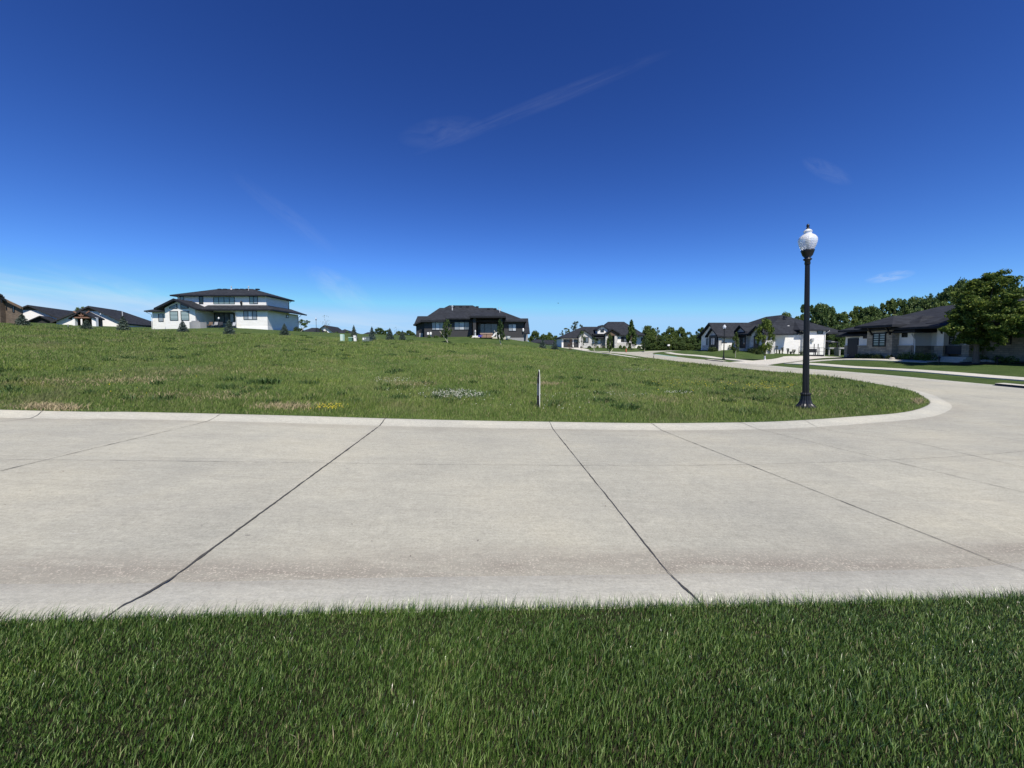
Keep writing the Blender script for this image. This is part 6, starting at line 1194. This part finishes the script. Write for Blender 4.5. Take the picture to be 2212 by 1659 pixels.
def maple():
    Y = 31; b = z10.Y(838, 1590, Y); g = soil1(b.x, Y); top = z10.Y(1000, 88, Y).z; H = top-g; t = thing('maple_tree', 'large dense maple in front of the stone house at the right', 'tree', (b.x, Y, g))
    cb = z10.Y(800, 1290, Y).z-g; S = H-cb
    r = np.random.default_rng(11); P = []; cen = []
    # sub-crowns: (dx in px of window z10, v, radius m)
    for u, v, ra, n in ((960, 330, 1.15, 2600), (1080, 190, .62, 900), (1250, 210, .50, 600), (830, 480, .95, 1700), (650, 720, 1.10, 2300), (850, 760, 1.15, 2300), (1100, 620, 1.35, 3000), (1180, 900, 1.35, 3000), (1420, 850, 1.05, 2100), (930, 1010, 1.25, 2700), (560, 950, .85, 1400),
                      (720, 1130, .85, 1400), (1010, 1170, .95, 1600), (1240, 1120, .9, 1400), (420, 1010, .55, 650), (1560, 760, .85, 1700), (1560, 980, .7, 1000), (1500, 600, .6, 800), (1150, 330, .8, 1200), (700, 560, .7, 1000), (1300, 1040, .8, 1200), (560, 820, .6, 700), (1330, 1200, .45, 400), (1350, 520, .6, 800), (480, 860, .35, 300), (1500, 1010, .5, 450), (760, 300, .45, 450)):
        yy = Y if u < 1280 else 28.7; c = z10.Y(u, v, yy); c = np.array([c.x-b.x, yy-Y+r.uniform(-.9, .9)*(1 if ra > .7 and u < 1280 else .3), c.z-g])
        nb = int(10+ra*14)
        for k in range(nb):
            d = r.normal(0, 1, 3); d /= np.linalg.norm(d); bc = c+d*ra*np.array([1, 1.1, .95])*r.uniform(.30, 1.12); m = int(1.6*n)//nb; e = r.normal(0, 1, (m, 3)); e /= np.linalg.norm(e, axis=1)[:, None]; P.append(bc+e*(r.random(m)[:, None]**.4)*ra*.34*np.array([1, 1, .6]))
        cen.append(c)
    me = leafmesh('crown', np.concatenate(P), .075, 'leaf_maple', .35, .15); link('crown', me, None, t)
    bm = B(); tube(bm, [(0, 0, -.3), (.0, 0, .7), (-.03, 0, 1.6), (.15, 0, 3.2), (.4, 0, 5.6)], [.24, .165, .15, .10, .03], 10)
    for i, c in enumerate(cen[:16]): s0 = np.array([0, 0, 1.3+.12*i]); m = s0*.5+c*.5-np.array([0, 0, .3]); tube(bm, [tuple(s0), tuple(m), tuple(c)], [.07, .045, .012], 6)
    obj('trunk', bm, 'bark', t, world=False)
    bed = B(); pts = [(b.x+1.5*math.cos(a)*r.uniform(.9, 1.1), Y+1.1*math.sin(a)*r.uniform(.9, 1.1)) for a in np.linspace(0, 6.283, 20)[:-1]]; z = soil([p[0] for p in pts], [p[1] for p in pts]); bed.faces.new([bed.verts.new((p[0], p[1], zz+.03)) for p, zz in zip(pts, z)]); bb = obj('mulch_bed', bed, 'mulch'); tag(bb, kind='structure')
    bed = B(); xs = [(37.4, y) for y in np.arange(10, 45, 1.5)]; pts = [(36.7, y) for y in np.arange(34, 45, 1.5)]+[(38.3, y) for y in np.arange(44.5, 33.5, -1.5)]; z = soil([p[0] for p in pts], [p[1] for p in pts]); bed.faces.new([bed.verts.new((p[0], p[1], zz+.04)) for p, zz in zip(pts, z)]); tag(obj('mulch_bed', bed, 'mulch'), kind='structure')
    pts = [(38.6, y) for y in np.arange(12, 32.6, 2)]+[(40.0, y) for y in np.arange(32, 11, -2)]; bed = B(); z = soil([p[0] for p in pts], [p[1] for p in pts]); bed.faces.new([bed.verts.new((p[0], p[1], zz+.04)) for p, zz in zip(pts, z)]); tag(obj('mulch_bed', bed, 'mulch'), kind='structure')
maple()
# shrubs
def shrub(loc, rx, rz, label, mat='shrub_leaf', n=420, group=None, cat='shrub', size=.05, name='shrub', up=False, seed=None):
    t = thing(name, label, cat, loc, group=group); r = np.random.default_rng(seed if seed is not None else int(abs(loc[0]*97+loc[1]*13))); 
    if up:
        a = r.uniform(0, 6.28, n); q = r.random(n)**.6; hgt = r.random(n)**.7; P = np.column_stack([np.cos(a)*q*rx*(.35+.65*hgt), np.sin(a)*q*rx*(.35+.65*hgt), hgt*rz])
    else:
        d = r.normal(0, 1, (n, 3)); d /= np.linalg.norm(d, axis=1)[:, None]; d[:, 2] = np.abs(d[:, 2]); P = d*(r.random(n)[:, None]**.3)*np.array([rx, rx, rz])*(1+.12*np.sin(d[:, :1]*9))
    link('foliage', leafmesh('foliage', P, size, mat, .4, .1), None, t); bm = B(); tube(bm, [(0, 0, -.1), (0, 0, rz*.6)], [.03, .01], 5); obj('stem', bm, 'bark', t, world=False); return t
def shrubs():
    # by the stone house
    for u, v, rr, lab in ((500, 1060, .42, 'dark round shrub beside the navy door'), (620, 1055, .40, 'first pale green round shrub under the stone bay'), (738, 1055, .40, 'middle pale green round shrub under the stone bay'), (850, 1060, .42, 'last pale green round shrub under the stone bay'), (1060, 1062, .35, 'small loose shrub at the recessed stone wall')):
        p = z9.X(u, v, 37.0); shrub((36.85, p.y, soil1(36.85, p.y)), rr*.95, rr*1.25, lab, 'shrub_leaf' if u > 550 else 'leaf_maple', 500)
    for u, rr, lab in ((1250, .55, 'dark bushy shrub below the small window of the stone house'), (1400, .65, 'dark shrub beside the downpipe of the stone house'), (1600, .6, 'dark shrub in the shaded corner of the entry'), (1760, .6, 'dark shrub at the foot of the porch pier')):
        p = z9.X(u, 1050, 37.2); shrub((37.3, p.y, soil1(37.3, p.y)), rr, rr*1.2, lab, 'leaf_maple', 600)
    for u, lab in ((930, 'low shrub right of the maple trunk'), (1230, 'spiky low shrub before the long stone wall'), (1420, 'wide low shrub near the right edge before the stone wall')):
        p = z10.X(u, 1540, 38.9); shrub((38.9, p.y, soil1(38.9, p.y)), .45, .55, lab, 'leaf_maple', 450)
    for i, (u, v, X, s, lab) in enumerate(((1075, 1062, 36.7, .22, 'pale boulder at the corner of the stone bay'), (985, 1545, 38.4, .22, 'boulder right of the maple trunk'), (1080, 1550, 38.4, .2, 'small boulder before the long stone wall'))):
        w = z9 if i == 0 else z10; p = w.X(u, v, X); bm = B(); bmesh.ops.create_icosphere(bm, subdivisions=2, radius=s, matrix=Matrix.Translation((X, p.y, soil1(X, p.y)+s*.4))@Matrix.Diagonal((1.2, 1.2, .7, 1)))
        for v_ in bm.verts: v_.co += Vector((random.uniform(-.03, .03), random.uniform(-.03, .03), random.uniform(-.03, .03)))
        tag(obj('boulder', bm, 'rock', origin=(X, p.y, soil1(X, p.y))), lab, 'boulder')
    for u, v, X, lab in ((240, 1540, 36.0, 'short black path light before the porch steps'), (1190, 1560, 37.2, 'short black path light right of the maple')):
        p = z10.X(u, v, X); g = soil1(X, p.y); t = thing('path_light', lab, 'path light', (X, p.y, g)); bm = B(); tube(bm, [(0, 0, 0), (0, 0, .5)], .035, 6); obj('post', bm, 'trim_black', t, world=False); bm = B(); lathe(bm, [(.05, .42), (.09, .47), (.09, .55), (.03, .6)], 10); obj('lamp_head', bm, 'trim_black', t, world=False)
    # ornamental grasses and shrubs along the white wall
    for u, vb, vt, w, lab in ((1115, 700, 615, 60, 'dark upright shrub at the near corner of the white wall'), (1212, 715, 615, 36, 'tall grey ornamental grass, second along the white wall'), (1256, 718, 675, 30, 'short grey shrub, third along the white wall'), (1300, 722, 640, 36, 'tall grey shrub, fourth along the white wall'), (1380, 738, 655, 34, 'narrow grey shrub, fifth along the white wall'), (1425, 745, 712, 34, 'low grey shrub, sixth along the white wall'), (1468, 748, 672, 48, 'wide grey shrub, seventh along the white wall'), (1580, 755, 705, 60, 'loose green shrub behind the wire fence')):
        a = z8.Y(u, vb, 60.8); b = z8.Y(u, vt, 60.8); g = soil1(a.x, 60.8); shrub((a.x, 60.8, g), w/3.814/1519*60.8*.55, max(.4, b.z-g), lab, 'shrub_grey', 260, up=True, size=.06)
    for u, v, X, r_, lab in ((228, 690, 36.4, .6, 'left round shrub below the dark bay window of the wing'), (272, 690, 36.4, .6, 'right round shrub below the dark bay window of the wing'), (515, 690, 39.6, .65, 'round shrub at the sunlit wing wall'), (830, 700, 39.2, .6, 'round shrub beside the entry steps of the white house'), (895, 702, 39.0, .6, 'round shrub under the second stone gable'), (950, 705, 38.9, .5, 'small shrub at the house corner behind the street tree')):
        p = z8.X(u, v, X); shrub((X, p.y, soil1(X, p.y)), r_, r_*1.35, lab, 'shrub_leaf', 380, size=.08)
    for u, v, w, h_, lab in ((860, 610, 50, 32, 'grey shrub below the stone gable beside the garage'), (985, 612, 70, 40, 'wide grey shrub bed plant under the stone gable window'), (1118, 610, 40, 38, 'round shrub left of the entry columns'), (1215, 612, 60, 42, 'grey shrub before the shaded porch'), (1485, 606, 50, 50, 'dark ball shrub left of the three-pane window'), (1548, 606, 55, 40, 'dark ball shrub under the three-pane window'), (1633, 606, 50, 38, 'dark ball shrub right of the three-pane window'), (1785, 622, 70, 52, 'shrub at the white end wall of the garage house')):
        a = z6.Y(u, v, 103.5); g = max(soil1(a.x, 103.5), a.z-.2); shrub((a.x, 103.5, g), w/4.096/1519*103.5*.5, h_/4.096/1519*103.5, lab, 'shrub_grey' if 'grey' in lab else 'leaf_maple', 320, size=.12)
    # by the two-storey and the charcoal house
    for w_, u, v, Y, wd_, h_, lab, m in ((z3, 1700, 1230, 74, 140, 85, 'wide bush at the far corner of the two-storey house', 'shrub_leaf'), (z3, 1800, 1230, 72, 90, 60, 'smaller bush under the leaning tree', 'leaf_wood'), (z5, 600, 668, 65, 60, 90, 'brownish shrub behind the left staked tree', 'shrub_leaf'), (z5, 500, 682, 65, 90, 25, 'low dark plants along the left charcoal wall', 'leaf_wood'), (z5, 1085, 668, 64, 50, 24, 'low brownish shrub left of the patio post', 'shrub_leaf'), (z5, 385, 685, 65, 60, 22, 'low plants below the utility meters', 'leaf_wood'),
        (z4, 370, 605, 118, 70, 75, 'dark bush left of the far white gable', 'leaf_wood'), (z4, 480, 606, 118, 60, 40, 'small bush before the far white gable', 'leaf_wood'), (z4, 680, 612, 118, 90, 30, 'low bushes right of the far white gable', 'leaf_wood'), (z4, 860, 628, 118, 90, 60, 'green bush before the long dark rear roof', 'leaf_wood')):
        a = w_.Y(u, v, Y); g = soil1(a.x, Y); g = g if Y > 100 or abs(g-a.z) < .6 else max(g, a.z-.1); tpz = w_.Y(u, v-h_, Y).z; shrub((a.x, Y, g), wd_/w_.sc/1519*Y*.5, max(.3, tpz-g), lab, m, 420, size=.09 if Y < 100 else .16)
    p = z2.p(0, 0)
shrubs()
# tall grass tufts along the brow of the meadow at the left
def brow():
    X = []; Y = []
    for _ in range(90):
        u = random.uniform(-100, 330); a = atY(u, 705, 66+random.uniform(-4, 6)); n = 26; X.append(RNG.normal(a.x, .5, n)); Y.append(RNG.normal(a.y, .5, n))
    for _ in range(46):
        x = random.uniform(18.5, 21); y = random.uniform(24, 60); n = 22; X.append(RNG.normal(x, .28, n)); Y.append(RNG.normal(y, .4, n))
    X, Y = np.concatenate(X), np.concatenate(Y); k = ~inP(X, Y); X, Y = X[k], Y[k]; tag(blades('tall_grass', X, Y, soil(X, Y), RNG.uniform(.12, .34, len(X)), np.full(len(X), .04), 'meadow_blade', .45), kind='stuff')
brow()
# utility boxes, hydrant, bird
def boxes():
    simple('ped_green', (.42, .60, .50), .5); simple('box_green', (.09, .20, .12), .55); simple('box_grey', (.13, .165, .15), .6); simple('hydrant_red', (.40, .10, .05), .5)
    Y = 50.5
    def P(u, v): return z4.Y(u, v, Y)
    a, b = P(735, 748), P(797, 626); g = min(a.z, soil1(a.x, Y)); t = thing('utility_pedestal', 'pale green and white striped utility pedestal, tallest of the four boxes', 'utility pedestal', ((a.x+b.x)/2, Y, g)); w = b.x-a.x
    bm = B(); box(bm, (a.x, Y, g), (a.x+w*.75, Y+.35, b.z)); prism(bm, [(a.x+w*.75, Y, g), (b.x, Y+.25, g), (b.x, Y+.25, b.z-.03), (a.x+w*.75, Y, b.z)], (-.02, .1, 0)); obj('cabinet', bm, 'ped_green', t)
    for k in range(7): zz = g+.15+(b.z-g-.2)*k/7; bm = B(); box(bm, (a.x+.02, Y-.012, zz), (a.x+w*.72, Y, zz+(b.z-g)*.045)); obj('louvre', bm, 'trim_white', t)
    a, b = P(886, 742), P(946, 680); g = min(a.z, soil1(a.x, Y)); t = thing('utility_box', 'small dark green utility box left of the white pedestal', 'utility box', ((a.x+b.x)/2, Y, g)); bm = B(); box(bm, (a.x, Y, g), (b.x, Y+.5, b.z-.08)); obj('cabinet', bm, 'box_green', t); bm = B(); prism(bm, [(a.x-.03, Y-.04, b.z-.08), (b.x+.03, Y-.04, b.z-.08), (b.x, Y-.04, b.z), (a.x, Y-.04, b.z)], (0, .58, 0)); obj('lid', bm, 'ped_green', t)
    a, b = P(976, 748), P(1020, 648); g = min(a.z, soil1(a.x, Y)); t = thing('utility_pedestal', 'slightly tilted plain white utility pedestal right of the small green box', 'utility pedestal', ((a.x+b.x)/2, Y, g)); bm = B(); prism(bm, [(a.x+.05, Y, g), (b.x+.03, Y, g), (b.x-.04, Y, b.z), (a.x-.02, Y, b.z)], (0, .25, 0)); obj('cabinet', bm, 'trim_white', t); bm = B(); box(bm, (a.x-.04, Y-.02, b.z), (b.x-.02, Y+.27, b.z+.05)); obj('cap', bm, 'siding_grey', t)
    bm = B(); box(bm, ((a.x+b.x)/2, Y-.012, g+.5), ((a.x+b.x)/2+.12, Y+.0, g+.62)); obj('latch', bm, 'box_grey', t)
    a, b = P(1135, 755), P(1265, 678); g = min(a.z, soil1(a.x, Y)); t = thing('transformer', 'low grey-green transformer box with white label at the left', 'transformer', ((a.x+b.x)/2, Y, g)); bm = B(); box(bm, (a.x, Y, g), (b.x, Y+1.0, b.z)); obj('cabinet', bm, 'box_grey', t); bm = B(); box(bm, (a.x-.05, Y-.03, b.z), (b.x+.05, Y+1.05, b.z+.06)); obj('lid', bm, 'box_grey', t)
    q, r_ = P(1142, 728), P(1170, 690); bm = B(); box(bm, (q.x, Y-.012, q.z), (r_.x, Y, r_.z)); obj('label_plate', bm, 'trim_white', t); q, r_ = P(1183, 722), P(1206, 690); bm = B(); box(bm, (q.x, Y-.012, q.z), (q.x+.07, Y, r_.z)); box(bm, (q.x+.07, Y-.012, r_.z-.1), (r_.x, Y, r_.z)); box(bm, (q.x+.07, Y-.012, (q.z+r_.z)/2-.05), (r_.x-.05, Y, (q.z+r_.z)/2+.03)); obj('number_mark', bm, 'metal_pale', t)
    q = z6.Y(1578, 676, 86); g = soil1(q.x, 86); t = thing('fire_hydrant', 'small red fire hydrant on the far lawn', 'hydrant', (q.x, 86, g)); bm = B(); lathe(bm, [(.17, 0), (.17, .06), (.11, .08), (.11, .50), (.14, .52), (.14, .57), (.10, .68), (.03, .76)], 14); obj('body', bm, 'hydrant_red', t, world=False)
    for s in (-1, 1): bm = B(); tube(bm, [(s*.08, 0, .4), (s*.2, 0, .4)], .06, 8); obj('nozzle', bm, 'hydrant_red', t, world=False)
    # mailbox before the wood
    q = z7.Y(520, 1090, 96); p = z7.Y(503, 972, 96); g = soil1(q.x, 96); t = thing('mailbox', 'white mailbox on a thin dark post before the wood', 'mailbox', (q.x, 96, g)); bm = B(); tube(bm, [(0, 0, 0), (0, 0, p.z-g)], .06, 6); obj('post', bm, 'trim_dark', t, world=False); bm = B(); box(bm, (-.5, -.2, p.z-g-.1), (.05, .2, p.z-g+.3)); obj('box', bm, 'trim_white', t, world=False)
    # bird
    p = atY(1206, 655, 60); t = B(); prism(t, [(p.x-.15, 60, p.z+.06), (p.x-.03, 60, p.z+.01), (p.x, 60, p.z-.04), (p.x+.03, 60, p.z+.01), (p.x+.15, 60, p.z+.05), (p.x, 60, p.z+.05)], (0, .12, 0)); tube(t, [(p.x, 59.8, p.z), (p.x, 60.1, p.z), (p.x, 60.3, p.z)], [.02, .05, .01], 6); tag(obj('bird', t, 'trim_dark', origin=(p.x, 60, p.z)), 'tiny dark bird flying above the charcoal house', 'bird')
    # storm drain inlets in the far curb
    for (x, y0, y1), lab in (((28.35, 51.5, 56.5), 'long dark curb inlet near the far street lamp'), ((24.9, 15.5, 20.0), 'dark curb inlet at the right edge of the photo')):
        ys = np.linspace(y0, y1, 8); 
        i = [A0[np.argmin(np.hypot(A0[:, 0]-x, A0[:, 1]-yy))] for yy in ys]; cx = float(np.mean([k[0] for k in i])); cy = (y0+y1)/2; g = G1(cx, cy)
        t = thing('storm_drain', lab, 'storm drain', (cx, cy, g)); bm = B(); pts = [(float(k[0])-.16, float(k[1])) for k in i]
        lo = [bm.verts.new((a, b, G1(a, b)+.01)) for a, b in pts]; hi = [bm.verts.new((a+.04, b, G1(a, b)+.17)) for a, b in pts]
        for q in range(len(pts)-1): bm.faces.new((lo[q], hi[q], hi[q+1], lo[q+1]))
        obj('opening', bm, 'trim_black', t); bm = B(); l2_ = [bm.verts.new((a-.02, b, G1(a, b)+.17)) for a, b in pts]; h2 = [bm.verts.new((a+.5, b, G1(a, b)+.19)) for a, b in pts]
        for q in range(len(pts)-1): bm.faces.new((l2_[q], h2[q], h2[q+1], l2_[q+1]))
        obj('slab', bm, 'walk_concrete', t)
boxes()
